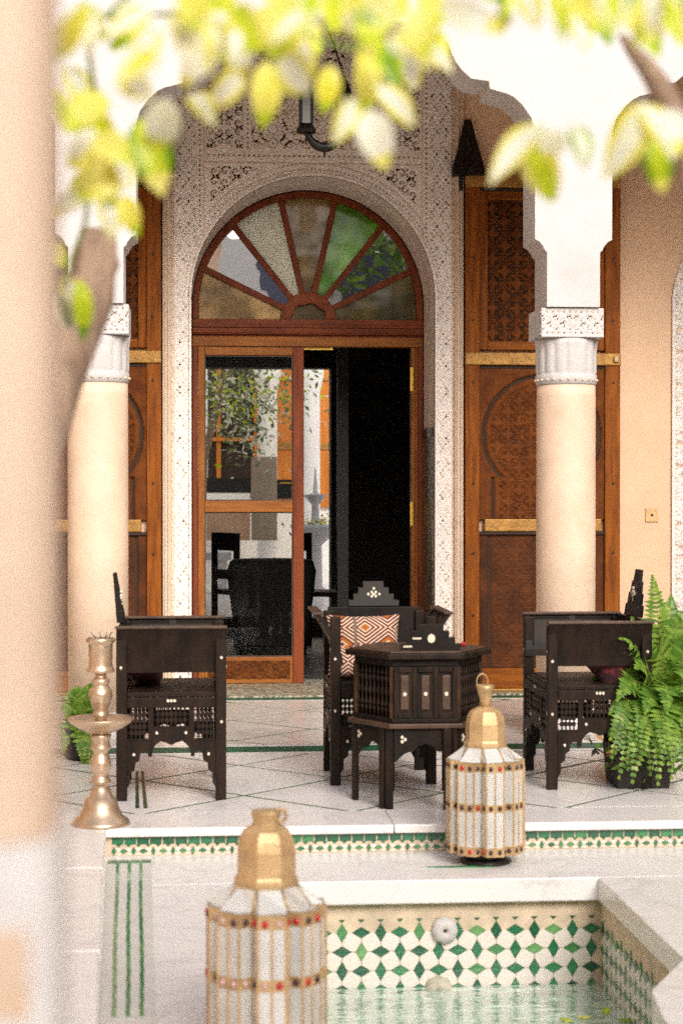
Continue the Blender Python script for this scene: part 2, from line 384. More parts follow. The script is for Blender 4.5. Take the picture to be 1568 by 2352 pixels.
def relief(name, x0, x1, z0, z1, y, fn, depth, res, mats, parent=None, keep=None, thr=0.45):
    nx = int(round((x1 - x0) / res)) + 1; nz = int(round((z1 - z0) / res)) + 1
    xs = np.linspace(x0, x1, nx); zs = np.linspace(z0, z1, nz)
    X, Z = np.meshgrid(xs, zs)
    H = fn(X, Z)
    vs = np.stack([X, y - depth * H, Z], -1).reshape(-1, 3)
    i = np.arange(nz - 1)[:, None] * nx + np.arange(nx - 1)[None, :]
    q = np.stack([i, i + 1, i + nx + 1, i + nx], -1).reshape(-1, 4)
    hm = H.reshape(-1)[q].mean(1)
    cx = vs[q, 0].mean(1); cz = vs[q, 2].mean(1)
    if keep is not None:
        k = keep(cx, cz); q = q[k]; hm = hm[k]
    used = np.unique(q); remap = np.full(len(vs), -1); remap[used] = np.arange(len(used))
    q = remap[q]; vs = vs[used]
    me = bpy.data.meshes.new(name)
    me.vertices.add(len(vs)); me.vertices.foreach_set("co", vs.astype(np.float32).ravel())
    me.loops.add(q.size); me.loops.foreach_set("vertex_index", q.astype(np.int32).ravel())
    me.polygons.add(len(q)); me.polygons.foreach_set("loop_start", (np.arange(len(q)) * 4).astype(np.int32))
    for m in mats: me.materials.append(m)
    me.polygons.foreach_set("material_index", (hm < thr).astype(np.int32))  # low faces take the second material, recess shade as colour
    me.update(calc_edges=True); me.validate()
    o = bpy.data.objects.new(name, me); COL.objects.link(o)
    if parent is not None: o.parent = parent
    return o

# ------------------------------------------------------------------ key places
YW = 11.70                 # face of the back wall
YD = 12.28                 # plane of the door
XC, RAD, ZS = 0.78, 0.78, 2.535     # doorway: middle, arch radius, springing height
YA = 9.40                  # face of the arcade
YCOL = 9.59
XR, XL = 1.98, -0.484      # columns
LOW = -0.11                # level of the courtyard floor
YS = 7.07                  # lip of the step

# ------------------------------------------------------------------ SETTING: floors
struct(bx("ground", mat("earth", (0.4, 0.33, 0.26), 0.9), None, -60, 60, -60, 80, -1.6, -1.5), "bare ground under the courtyard")
uf = thing("upper_floor", "white marble gallery floor laid in diagonal slabs with green joints", None); uf["kind"] = 'structure'
bx("bed", STRIPG, uf, -4.4, 6.5, 7.403, YW - 0.02, -0.10, -0.0016)
MB().prism([(-4.4, -7.8), (-0.13, -7.8), (-0.13, 1.5), (-0.245, 4.46), (-0.35, 7.06), (-0.35, 7.30), (-4.4, 7.30)], -0.6, -0.035, "z").build("left_bed", MARBLE, uf)
# diagonal slabs, clipped to their fields
def clip(poly, axis, lim, keep_less):
    out = []
    for i in range(len(poly)):
        a, b = poly[i], poly[(i + 1) % len(poly)]
        ia = (a[axis] <= lim) == keep_less; ib = (b[axis] <= lim) == keep_less
        if ia: out.append(a)
        if ia != ib:
            t = (lim - a[axis]) / (b[axis] - a[axis])
            out.append((a[0] + t * (b[0] - a[0]), a[1] + t * (b[1] - a[1])))
    return out
def slab_field(x0, x1, y0, y1, m):
    sp = 0.86; g = 0.0175
    for i in range(-12, 24):
        for j in range(-24, 12):
            s0 = 8.03 + sp * (i - 6) + g; s1 = s0 + sp - 2 * g       # x + y
            d0 = -7.59 + sp * j + g; d1 = d0 + sp - 2 * g            # x - y
            P = lambda s, d: ((s + d) / 2, (s - d) / 2)
            poly = [P(s0, d0), P(s0, d1), P(s1, d1), P(s1, d0)]
            poly = clip(poly, 0, x0, False)
            for ax, lim, less in ((0, x1, True), (1, y0, False), (1, y1, True)):
                if len(poly) >= 3: poly = clip(poly, ax, lim, less)
            if len(poly) < 3: continue
            ar = abs(sum(poly[k][0] * poly[(k + 1) % len(poly)][1] - poly[(k + 1) % len(poly)][0] * poly[k][1] for k in range(len(poly)))) / 2
            if ar < 0.002: continue
            dz = rnd.uniform(-0.0007, 0.0007)
            MB().prism(poly, -0.03, dz, 'z').build("marble_slab", m, uf)
slab_field(-1.6, 4.2, 7.405, 9.02, MARBLE)
slab_field(-1.6, 4.2, 9.375, 11.30, MARBLE2)
bx("border_slab", MARBLE, uf, -4.4, 6.5, 9.035, 9.10, -0.03, 0.0)
bx("border_slab", MARBLE, uf, -4.4, 6.5, 9.30, 9.36, -0.03, 0.0)
bx("border_slab", MARBLE2, uf, -4.4, 6.5, 11.31, 11.37, -0.03, 0.0)
FGREEN = [mat("worn green floor tile %s" % n, c, 0.5, spec=.2, var=.25, scale=20) for n, c in (("deep", (.008, .085, .04)), ("mid", (.012, .12, .052)))]
gt = MB().box(-.075, .075, -.095, .095, -.02, 0.001).build("green_tile", FGREEN[0], uf); gt.location = (-1.5, 9.2, 0)
for i in range(1, 40): inst("green_tile", gt.data, uf, (-1.5 + i * 0.153, 9.2, rnd.uniform(-.0006, .0006)), 0, FGREEN[rnd.choice((0, 0, 1))])
gt2 = MB().box(-.075, .075, -.058, .058, -.02, 0.001).build("green_tile", FGREEN[0], uf); gt2.location = (-0.8 - .153, 11.435, 0)
for i in range(0, 26): inst("green_tile", gt2.data, uf, (-0.8 + i * 0.153, 11.435, rnd.uniform(-.0006, .0006)), 0, FGREEN[rnd.choice((0, 0, 1))])
bx("mosaic_band", MOSA, uf, -4.4, 6.5, 11.50, YW - 0.021, -0.03, 0.012)
# lip of the step, in long stones
xx = -0.335
for w in (1.12, 1.3, 1.18, 1.25, 1.2): bx("edging_slab", MARBLE, uf, xx + .0015, xx + w - .0015, YS, 7.40, -0.034, 0.0, 0.006); xx += w
# left part of the gallery comes forward
e0 = (-0.335, YS); e1 = (-0.225, 4.46); e2 = (-0.10, 1.5)
for k, (ya, yb) in enumerate(((7.40, 6.35), (6.345, 5.2), (5.195, 4.0), (3.995, 2.2), (2.195, 0.4), (0.395, -2.5))):
    fx = lambda y: e0[0] + (e1[0] - e0[0]) * (7.07 - min(y, 7.07)) / (7.07 - 4.46) if y > 1.5 else -0.11
    MB().prism([(-1.9, ya), (-1.9, yb), (fx(yb), yb), (fx(ya) - .004, ya)], -0.034, 0.0, 'z').build("edging_slab", MARBLE, uf, 0.006)
# two green inlay strips seen under the left chair
for (u0, u1) in ((315, 316), (327, 335)):
    a = atZ(u0, 1772, 0.0); b = atZ(u1, 1857, 0.0)
    MB().prism([(a.x - .006, a.y), (b.x - .008, b.y), (b.x + .008, b.y), (a.x + .006, a.y)], -0.01, 0.002, 'z').build("green_tile_strip", GREENS[0], uf)

# riser under the lip
rs = thing("step_riser", "low step riser faced with small green and white mosaic diamonds", None); rs["kind"] = 'structure'
bx("mortar_bed", GROUT, rs, -0.349, 6.4, 7.10, 7.29, -0.2, -0.0345)
YR = 7.10
sqm = MB().box(-.0215, .0215, -.004, .004, -.0125, .0125).build("green_tile", GREENS[1], rs, 0); sqm.location = (-0.285, YR, -.052)
for i in range(1, 76):
    inst("green_tile", sqm.data, rs, (-0.285 + i * 0.049, YR - rnd.uniform(0, .001), -.052), 0, GREENS[rnd.choice((0, 0, 1, 1, 2))])
def dia(w, h, name, m, parent, t=.004):
    return MB().prism([(-w, 0), (0, -h), (w, 0), (0, h)], -t, t, 'y').build(name, m, parent)
dv = dia(.0085, .016, "diamond_tile", GREENS[1], rs); dh = dia(.0165, .0085, "diamond_tile", GREENS[2], rs)
dv.location = (-0.30, YR, -.092); dh.location = (-0.262, YR, -.092)
for i in range(2, 96):
    inst("diamond_tile", (dv if i % 2 == 0 else dh).data, rs, (-0.30 + i * 0.038, YR - rnd.uniform(0, .001), -.092), 0, GREENS[rnd.choice((0, 1, 1, 2, 2, 3))])
tm = MB()
for i in range(0, 95):          # small points under the squares and the white stars: too small to pick apart
    x = -0.30 + i * 0.038 + .019
    tm.prism([(x - .009, -.0665), (x + .009, -.0665), (x, -.077)], YR - .003, YR + .003, 'y', 0)
    tm.prism([(x - .012, -.083), (x, -.096), (x + .012, -.083), (x, -.0785)], YR - .002, YR + .003, 'y', 1)
    tm.prism([(x - .012, -.1035), (x, -.0985), (x + .012, -.1035), (x, -.1085)], YR - .002, YR + .003, 'y', 1)
o = tm.build("mosaic_chips", [GREENS[1], TILEW], rs); o["kind"] = 'stuff'

# courtyard floor with the pool cut out
PX0, PX1, PY1 = 0.345, 1.477, 6.565
P2 = (PX1, 5.40); P3 = (1.293, 5.066); P4 = (1.255, 4.80); P5 = (1.255, 3.9)
pool = [(PX0, PY1), (PX1, PY1), P2, P3, P4, P5, (PX0, 3.9)]
cf = thing("courtyard_floor", "white marble courtyard floor around the sunken pool", None); cf["kind"] = 'structure'
def cfl(poly): MB().prism(poly, LOW - 0.085, LOW, 'z').build("floor_slab", MARBLE, cf, 0.004)
cfl([(-0.6, PY1 + .001), (3.2, PY1 + .001), (3.2, YR - .002), (-0.6, YR - .002)])
cfl([(3.203, 2.0), (6.4, 2.0), (6.4, YR - .002), (3.203, YR - .002)])
cfl([(PX1, PY1 - .001), (3.2, PY1 - .001), (3.2, 2.0), (1.255, 2.0), P5, P4, P3, P2])
cfl([(-0.6, PY1 - .001), (PX0, PY1 - .001), (PX0, 3.9), (PX0, 2.0), (-0.6, 2.0)])
cfl([(PX0 + .003, 3.897), (1.252, 3.897), (1.252, 2.0), (PX0 + .003, 2.0)])
cfl([(-0.6, 1.997), (6.4, 1.997), (6.4, -7.8), (-0.6, -7.8)])
# tiled strip set into the floor beside the gallery
st = [atZ(246, 1987, LOW), atZ(348, 1985, LOW), atZ(358, 2380, LOW), atZ(229, 2380, LOW)]
struct(MB().prism([(p.x, p.y) for p in st], LOW - .002, LOW + .006, 'z').build("tile_strip", mat("grey white tile", (0.62, 0.60, 0.56), 0.35, var=0.06, scale=8)), "grey tiled strip with three wavy green lines beside the pool")
ts = bpy.data.objects["tile_strip"]
def lerp(a, b, t): return a + (b - a) * t
for k, f in enumerate((0.24, 0.50, 0.76)):
    pts = []
    for i in range(40):
        t = i / 39 * 0.93
        l = st[0].lerp(st[3], t); r = st[1].lerp(st[2], t)
        p = l.lerp(r, f + 0.008 * math.sin(t * 9 + k)); pts.append((p.x + 0.0012 * math.sin(i * 2.1 + k), p.y))
    w = .0055
    for i in range(0, 39, 3):
        seg = pts[i:i + 4]
        poly = [(p[0] - w, p[1]) for p in seg] + [(p[0] + w, p[1]) for p in reversed(seg)]
        MB().prism(poly, LOW + .002, LOW + .0085, 'z').build("green_tile", GREENS[(2, 3, 4, 3)[(i // 3 + k) % 4]], ts)
a, b = st[0], st[1]
for i in range(4):
    p = a.lerp(b, i / 4 + .01); q = a.lerp(b, (i + 1) / 4 - .01)
    MB().prism([(p.x, p.y), (q.x, q.y), (q.x, q.y + .05), (p.x, p.y + .05)], LOW - .002, LOW + .0085, 'z').build("border_tile", GREENS[i % 3], ts)

# pool basin
ZB, ZWAT = -0.195, -0.512
pb = thing("pool_basin", "sunken pool lined with green and white diamond tiles", None); pb["kind"] = 'structure'
PT = 0.055                      # how far the tiled walls stand back behind the stone lip
bx("back_wall_bed", GROUT, pb, PX0 - .05, PX1 + .13, PY1 + PT, PY1 + .12, -1.0, ZB - .001)
bx("side_wall_bed", GROUT, pb, PX1 + .02, PX1 + .10, 5.2, PY1 + PT - .001, -1.0, ZB - .001)
bx("left_wall_bed", GROUT, pb, PX0 - .07, PX0 - .02, 3.9, PY1 + PT - .001, -1.0, ZB - .001)
bx("near_wall_bed", GROUT, pb, PX0, 3.0, 3.80, 3.92, -1.0, ZB - .001)
MB().prism([(P2[0] + .02, P2[1] - .02), (P2[0] + .6, P2[1] - .02), (2.0, 3.9), (P5[0] + .03, 3.9), (P4[0] + .03, P4[1]), (P3[0] + .03, P3[1] - .02)], -1.0, ZB - .001, 'z').build("corner_wall_bed", GROUT, pb)
bx("pool_bottom", mat("pale green pool tiles", (0.42, 0.56, 0.46), 0.4, col2=(0.60, 0.66, 0.55), scale=14), pb, PX0 - .1, 2.2, 3.8, PY1 + .12, -1.0, -0.84)
# lip joint: thin brown edge line under the floor slabs is the slab bevel; lip face stones:
bx("coping_stone", MARBLE, pb, PX0 + .002, PX1 + .11, PY1 + .003, PY1 + .11, ZB, LOW - .0855)
PIT = 0.0708
YT = PY1 + PT
tvm = MB().prism([(-.0205, 0), (0, -.0345), (.0205, 0), (0, .0345)], -.004, .004, 'y').build("diamond_tile", GREENS[1], pb)
thm = MB().prism([(-.0335, 0), (0, -.020), (.0335, 0), (0, .020)], -.004, .004, 'y').build("diamond_tile", GREENS[2], pb)
star = [(-.0305, 0.009), (-.0305, -.009), (-.015, -.0145), (-.009, -.0305), (.009, -.0305), (.015, -.0145), (.0305, -.009), (.0305, .009), (.015, .0145), (.009, .0305), (-.009, .0305), (-.015, .0145)]
oct_ = [(-.030, .0), (-.021, -.021), (0, -.030), (.021, -.021), (.030, 0), (.021, .021), (0, .030), (-.021, .021)]
_a = PIT / 2
oct_ = [(-.0149, -_a), (.0019, -_a), (_a, -.0154), (_a, .0009), (.0149, _a), (-.0019, _a), (-_a, .0154), (-_a, -.0009)]
oct_ = [(x * .945, z * .945) for x, z in oct_]
twm = MB().prism(oct_, -.003, .003, 'y').build("white_tile", TILEW, pb)
twn = MB().prism([(-x, z) for x, z in reversed(oct_)], -.003, .003, 'y').build("white_tile", TILEW, pb)
X0T = X_(785, YT); ZROW0 = Z_(900, 2140, YT)
first = {}
def put(ob, name, loc, rz=0, m=None):
    if ob not in first: first[ob] = 1; ob.location = loc; ob.rotation_euler = (0, 0, rz); return ob
    return inst(name, ob.data, pb, loc, rz, m)
GW = (0, 0, 1, 1, 1, 2, 2, 3, 4)
for r_ in range(6):
    z = ZROW0 - r_ * PIT
    for c in range(-3, 14):
        x = X0T + c * PIT
        if x + .02 > PX1 + .02 or x < PX0: continue
        vert_ = (c + r_) % 2 == 0
        if not (r_ == 0 and c == 5):
            vert = (c + r_) % 2 == 0
            put(tvm if vert else thm, "diamond_tile", (x, YT - rnd.uniform(0, .0015), z), 0, GREENS[rnd.choice(GW)])
        if x + PIT * .8 < PX1 + .03:
            put(twn if vert_ else twm, "white_tile", (x + PIT / 2, YT - rnd.uniform(0, .0012), z - PIT / 2), 0)
    for c in range(0, 15):     # side wall
        y = YT - 0.055 - c * PIT
        vert = (c + r_) % 2 == 0
        put(tvm if vert else thm, "diamond_tile", (PX1 + .02 + rnd.uniform(-.0015, 0), y, z), math.pi / 2, GREENS[rnd.choice(GW)])
        put(twm if vert else twn, "white_tile", (PX1 + .02 + rnd.uniform(-.0012, 0), y - PIT / 2, z - PIT / 2), math.pi / 2)
sm_ = MB()
for c in range(-3, 14):
    x = X0T + c * PIT
    if x < PX1 + .0 and x > PX0: sm_.prism([(x - .012, ZROW0 + .047), (x + .012, ZROW0 + .047), (x, ZROW0 + .036)], YT - .003, YT + .004, 'y', 0)
o = sm_.build("tile_points", GREENS[0], pb); o["kind"] = 'stuff'
# spout rosettes
def rosette(name, label, u, v, r, m):
    p = atY(u, v, YT - .03)
    t = thing(name, label, "spout", (p.x, YT - .004, p.z))
    b = MB(); n = 48
    prof = [(0.12, -.018), (0.2, -.030), (0.45, -.034), (0.78, -.026), (0.95, -.018), (1.0, -.004), (1.0, .003)]
    vs = []; fs = []
    for (q, y) in prof:
        for i in range(n):
            a = 2 * math.pi * i / n; k = q * r * (1 + (0.05 * abs(math.cos(4 * a)) if q > .6 else 0))
            vs.append((k * math.cos(a), y, k * math.sin(a)))
    for j in range(len(prof) - 1):
        for i in range(n): fs.append((j * n + i, (j + 1) * n + i, (j + 1) * n + (i + 1) % n, j * n + (i + 1) % n))
    b._add(vs, fs, 0, True); b.build("disc", m, t)
    MB().prism([(0.12 * r * math.cos(2 * math.pi * i / 16), 0.12 * r * math.sin(2 * math.pi * i / 16)) for i in range(16)], -.017, -.010, 'y').build("hole", IRON, t)
    return t
rosette("spout_rosette", "white scalloped stone spout rosette on the tiled pool wall above the water", 1022, 2140, .047, WHITE)
rosette("spout_rosette", "worn grey stone rosette half under water on the tiled pool wall", 1008, 2277, .050, mat("mossy stone", (0.42, 0.40, 0.30), 0.8, col2=(0.62, 0.55, 0.45), scale=20))
# water
wm = bpy.data.materials.new("pool water"); wm.use_nodes = True; t = wm.node_tree
for n in list(t.nodes): t.nodes.remove(n)
out = nd(t, "ShaderNodeOutputMaterial"); tr = nd(t, "ShaderNodeBsdfTransparent"); tr.inputs[0].default_value = (0.62, 0.80, 0.70, 1)
df = nd(t, "ShaderNodeBsdfDiffuse"); df.inputs[0].default_value = (0.64, 0.86, 0.70, 1)
mA = nd(t, "ShaderNodeMixShader"); mA.inputs[0].default_value = 0.75
gl = nd(t, "ShaderNodeBsdfGlossy"); gl.inputs["Roughness"].default_value = 0.03
fr = nd(t, "ShaderNodeFresnel"); fr.inputs[0].default_value = 1.33
fm = nd(t, "ShaderNodeMath", operation='MULTIPLY_ADD'); fm.inputs[1].default_value = 2.0; fm.inputs[2].default_value = 0.20; fm.use_clamp = True
mB = nd(t, "ShaderNodeMixShader")
tc = nd(t, "ShaderNodeTexCoord"); mp = nd(t, "ShaderNodeMapping"); mp.inputs["Scale"].default_value = (1, 2.6, 1)
nz = nd(t, "ShaderNodeTexNoise"); nz.inputs["Scale"].default_value = 7; nz.inputs["Detail"].default_value = 3
bp = nd(t, "ShaderNodeBump"); bp.inputs["Strength"].default_value = 0.45; bp.inputs["Distance"].default_value = 0.02
L = t.links.new
L(tc.outputs["Object"], mp.inputs[0]); L(mp.outputs[0], nz.inputs["Vector"]); L(nz.outputs["Fac"], bp.inputs["Height"])
L(bp.outputs[0], gl.inputs["Normal"]); L(bp.outputs[0], fr.inputs["Normal"])
L(tr.outputs[0], mA.inputs[1]); L(df.outputs[0], mA.inputs[2]); L(fr.outputs[0], fm.inputs[0]); L(fm.outputs[0], mB.inputs[0])
L(mA.outputs[0], mB.inputs[1]); L(gl.outputs[0], mB.inputs[2]); L(mB.outputs[0], out.inputs[0])
w = MB(); w._add([(PX0 - .019, 3.921, ZWAT), (PX1 + .0195, 3.921, ZWAT), (PX1 + .0195, YT - .006, ZWAT), (PX0 - .019, YT - .006, ZWAT)], [(0, 1, 2, 3)])
struct(w.build("water", wm), "pale green rippled pool water reflecting the tiles")

# ------------------------------------------------------------------ back wall, doorway
def arch_pts(xc, zs, r, n=40, a0=math.pi, a1=0.0):
    return [(xc + r * math.cos(a0 + (a1 - a0) * i / n), zs + r * math.sin(a0 + (a1 - a0) * i / n)) for i in range(n + 1)]
bw = thing("back_wall", "peach plaster back wall behind the gallery with the arched doorway", "wall"); bw["kind"] = 'structure'
poly = [(-4.5, -0.1), (XC - RAD, -0.1)] + arch_pts(XC, ZS, RAD) + [(XC + RAD, -0.1), (6.6, -0.1), (6.6, 8.0), (-4.5, 8.0)]
MB().prism(poly, YW, 12.42, 'y', 0).build("wall_body", [PEACH], bw)
# soffit and jamb lining of grey stucco
s = MB(); ap = [(XC - RAD + .004, 0.0)] + [(XC + (RAD - .004) * math.cos(math.pi - math.pi * i / 48), ZS + (RAD - .004) * math.sin(math.pi * i / 48)) for i in range(49)] + [(XC + RAD - .004, 0.0)]
vs = [(x, YW - .012, z) for x, z in ap] + [(x, 12.22, z) for x, z in ap]; n = len(ap)
s._add(vs, [(i, i + 1, n + i + 1, n + i) for i in range(n - 1)], 0, True)
s.build("soffit_lining", SOFFIT, bw)
# carved door surround
def portal_fn(x, z):
    X = x - XC; aX = np.abs(X); r = np.hypot(X, z - ZS)
    H = np.ones_like(X)
    H = np.where(aX > 0.745, fine(aX, z, 0.037), H)
    H = np.where(np.abs(aX - 0.725) < 0.02, beads(z, aX - 0.725, 0.032, .012), H)
    top = 3.47
    fr = (aX < 0.685) & (z > top + .02)
    H = np.where(fr & (aX < 0.40), star8(X, z - 3.72, 0.074), H)
    H = np.where(fr & (np.abs(aX - 0.42) < 0.018), beads(z, aX - 0.42, 0.03, .01), H)
    H = np.where(fr & (aX > 0.45), floral(aX - 0.57, z - 3.50, 0.060), H)
    H = np.where((aX < 0.70) & (np.abs(z - 3.442) < 0.019), beads(x, z - 3.442, 0.032, .012), H)
    sp = (z < 3.375) & (aX < 0.665) & (r > 0.895) & (z > ZS)
    H = np.where(sp, floral(aX - 0.665, z - 3.375, 0.068), H)
    ring = (z > ZS) & (r < 0.85)
    H = np.where(ring & (np.abs(r - 0.825) < 0.016), beads(np.arctan2(z - ZS, X) * 0.825, r - 0.825, 0.027, .01), H)
    H = np.where((z > ZS - .2) & (np.abs(r - 0.862) < 0.006) & (aX < .70), 0.35, H)
    H = np.where((aX < 0.70) & (np.abs(z - 3.40) < 0.004), 0.4, H)
    H = np.where((np.abs(aX - 0.70) < 0.004) & (z > 2.7), 0.4, H)
    edge = (np.abs(aX - 0.895) < 0.006)
    return np.where(edge, 0.3, H)
ZTOP = 4.25
def portal_keep(cx, cz):
    X = cx - XC
    return ~(((np.abs(X) < RAD) & (cz < ZS)) | (np.hypot(X, cz - ZS) < RAD))
ds = thing("door_surround", "white carved stucco surround with arabesque panels framing the arched doorway", "door surround")
relief("carved_stucco", XC - .905, XC + .905, 0.0, ZTOP, YW, portal_fn, 0.011, 0.0052, [CARVE, OCHRESHADE], ds, portal_keep)
s = MB()
lip = [(XC - RAD, 0.0)] + [(XC + RAD * math.cos(math.pi - math.pi * i / 64), ZS + RAD * math.sin(math.pi * i / 64)) for i in range(65)] + [(XC + RAD, 0.0)]
lo = [(XC - RAD - .014, 0.0)] + [(XC + (RAD + .014) * math.cos(math.pi - math.pi * i / 64), ZS + (RAD + .014) * math.sin(math.pi * i / 64)) for i in range(65)] + [(XC + RAD + .014, 0.0)]
n = len(lip)
s._add([(x, YW - .028, z) for x, z in lip] + [(x, YW - .028, z) for x, z in lo] + [(x, YW, z) for x, z in lo] + [(x, YW - .0, z) for x, z in lip],
       [(i, i + 1, n + i + 1, n + i) for i in range(n - 1)] + [(n + i, n + i + 1, 2 * n + i + 1, 2 * n + i) for i in range(n - 1)] + [(3 * n + i, 3 * n + i + 1, i + 1, i) for i in range(n - 1)], 0, False)
s.build("arch_lip", CARVE, ds)
for sx in (-1, 1):
    b = MB(); xa, xb = sorted((XC + sx * .907, XC + sx * .962)); b.box(xa, xb, YW - .035, YW, 0, ZTOP)
    xa, xb = sorted((XC + sx * .918, XC + sx * .930)); b.box(xa, xb, YW - .047, YW - .036, 0, ZTOP)
    xa, xb = sorted((XC + sx * .942, XC + sx * .950)); b.box(xa, xb, YW - .043, YW - .036, 0, ZTOP)
    b.build("side_trim", TRIM, ds, 0.004)
b = MB(); b.box(XC - .962, XC + .962, YW - .06, YW, ZTOP, ZTOP + .1); b.build("cornice", WHITE, ds, .006)
struct(bx("gallery_frieze", WHITE, None, -4.5, 6.6, YW - .05, YW - .001, ZTOP + .101, 4.795), "white plaster frieze over the doorway")
# dark tiled dado on the right jamb
jd = thing("jamb_dado", "dark mosaic tile dado on the right jamb of the doorway", "dado", (XC + RAD - .006, 0, 0))
zt = Z_(985, 985, 12.0)
bx("tile_panel", ZEL, jd, -.010, 0, YW + .01, 12.2, 0, zt - .06)
bx("tile_border", mat("black tile", (0.02, 0.02, 0.018), 0.3), jd, -.014, 0, YW + .01, 12.2, zt - .058, zt)

# door frame with fanlight
df_ = thing("door_frame", "red brown wooden arched door frame with seven pane fanlight", "door frame")
zt0 = Z_(700, 770, YD); zt1 = Z_(700, 735, YD)
FR0, FR1 = RAD - .008, RAD - .052
ring = [(XC + FR0 * math.cos(a), ZS + FR0 * math.sin(a)) for a in np.linspace(math.pi, 0, 49)]
rin = [(XC + FR1 * math.cos(a), ZS + FR1 * math.sin(a)) for a in np.linspace(0, math.pi, 49)]
MB().prism([(XC - FR0, zt1)] + ring + [(XC + FR0, zt1), (XC + FR1, zt1)] + rin + [(XC - FR1, zt1)], YD - .05, YD + .05, 'y').build("arch_frame", REDWOODV, df_, .005)
b = MB(); b.box(XC - FR0, XC + FR0, YD - .06, YD + .06, zt0, zt1 - .001); b.box(XC - FR0, XC + FR0, YD - .075, YD - .061, zt0 + .045, zt0 + .06)
b.box(XC - FR0, XC + FR0, YD - .07, YD - .061, zt0 + .008, zt0 + .02); b.build("transom", REDWOOD, df_, .003)
zh0 = Z_(700, 797, YD)
bx("lintel", OAKH, df_, XC - FR0, XC + FR0, YD - .045, YD + .05, zh0, zt0 - .014, .004)
bx("lintel_bead", REDWOOD, df_, XC - FR0, XC + FR0, YD - .03, YD + .04, zt0 - .013, zt0 - .001)
for sx in (-1, 1):
    for (a_, b_, yy, mm) in ((FR0, FR0 - .034, .05, REDWOODV), (FR0 - .035, FR0 - .055, .035, OAK), (FR0 - .056, FR0 - .078, .05, OAK)):
        if sx < 0 and a_ < FR0 - .04: continue
        xa, xb = sorted((XC + sx * a_, XC + sx * b_)); bx("jamb", mm, df_, xa, xb, YD - yy, YD + .05, 0.0, zh0 - .001, .003)
for (v0, v1) in ((845, 900), (1152, 1207)):
    bx("hinge", GOLD, df_, X_(939, YD), X_(946, YD), YD - .062, YD - .0505, Z_(940, v1, YD), Z_(940, v0, YD), .002)
bx("strike_plate", GOLD, df_, X_(697, YD), X_(765, YD), YD + .0, YD + .03, zh0 - .018, zh0 - .001)
# fan: hub at the transom, six spokes, seven panes
HZ = zt1; HX = XC
def ray_ring(a, r1=FR1):          # distance from hub to the ring along angle a
    dx, dz = math.cos(a), math.sin(a); oz = HZ - ZS
    bq = dz * oz; cq = oz * oz - r1 * r1
    return -bq + math.sqrt(bq * bq - cq)
hub = [(HX + .185 * math.cos(a), HZ + .185 * math.sin(a)) for a in np.linspace(0, math.pi, 25)]
inner = []
for a in np.linspace(math.pi, 0, 29):
    q = .095 + .016 * abs(math.sin(a * 3.5)); inner.append((HX + q * 1.12 * math.cos(a), HZ + q * math.sin(a)))
MB().prism(hub + inner, YD - .04, YD + .03, 'y').build("hub", REDWOOD, df_, .004)
n7 = 7; sa = [math.pi - math.pi * k / n7 for k in range(n7 + 1)]
for k in range(1, n7):
    a = sa[k]; r1 = ray_ring(a) + .012; dx, dz = math.cos(a), math.sin(a); px, pz = -dz, dx; w0, w1 = .019, .021
    q0 = .175
    MB().prism([(HX + dx * q0 - px * w0, HZ + dz * q0 - pz * w0), (HX + dx * r1 - px * w1, HZ + dz * r1 - pz * w1),
                (HX + dx * r1 + px * w1, HZ + dz * r1 + pz * w1), (HX + dx * q0 + px * w0, HZ + dz * q0 + pz * w0)], YD - .032, YD + .022, 'y').build("spoke", REDWOODV, df_, .004)
PANE = [glassmat("tan painted reflection", (0.5, 0.4, 0.25), 0.02, 0.10, 0.25, (0.60, 0.42, 0.20), 0.95, ior=1.18),  # tinted bodies carry the panes' reflections as painted colour
        glassmat("clear silvered glass", (0.5, 0.5, 0.55), 0.97, 0.0, 0.05),
        glassmat("milky painted reflection", (0.6, 0.62, 0.5), 0.02, 0.2, 0.1, (0.80, 0.82, 0.64), 0.96, ior=1.18),
        glassmat("brown painted reflection", (0.4, 0.33, 0.2), 0.02, 0.12, 0.3, (0.25, 0.165, 0.06), 0.95, ior=1.18),
        glassmat("green painted reflection", (0.15, 0.5, 0.1), 0.02, 0.15, 0.3, (0.14, 0.42, 0.015), 0.97, ior=1.18),
        glassmat("clear dark glass", (0.30, 0.35, 0.32), 0.60, 0.0, 0.03),
        glassmat("olive painted reflection", (0.3, 0.3, 0.12), 0.02, 0.15, 0.3, (0.15, 0.12, 0.03), 0.95, ior=1.18)]
tilt = [(.0, .0), (-.008, -.02), (0, 0), (.0, 0), (.0, .0), (-.062, -.01), (.0, .0)]
for k in range(n7):
    a0, a1 = sa[k], sa[k + 1]
    pl = [(HX + .17 * math.cos(a), HZ + .17 * math.sin(a)) for a in np.linspace(a1, a0, 6)]
    pl += [(HX + (ray_ring(a) + .012) * math.cos(a), HZ + (ray_ring(a) + .012) * math.sin(a)) for a in np.linspace(a0, a1, 14)]
    cx = sum(p[0] for p in pl) / len(pl); cz = sum(p[1] for p in pl) / len(pl)
    vs = [(x, YD - .004 + (z - cz) * tilt[k][0] + (x - cx) * tilt[k][1], z) for x, z in pl]
    b = MB(); b._add(vs, [tuple(range(len(vs)))]); b.build("pane", PANE[k], df_)
b = MB(); b._add([(HX + .16 * math.cos(a), YD - .002, HZ + .16 * math.sin(a)) for a in np.linspace(0, math.pi, 16)], [tuple(range(16))]); b.build("pane", PANE[3], df_)

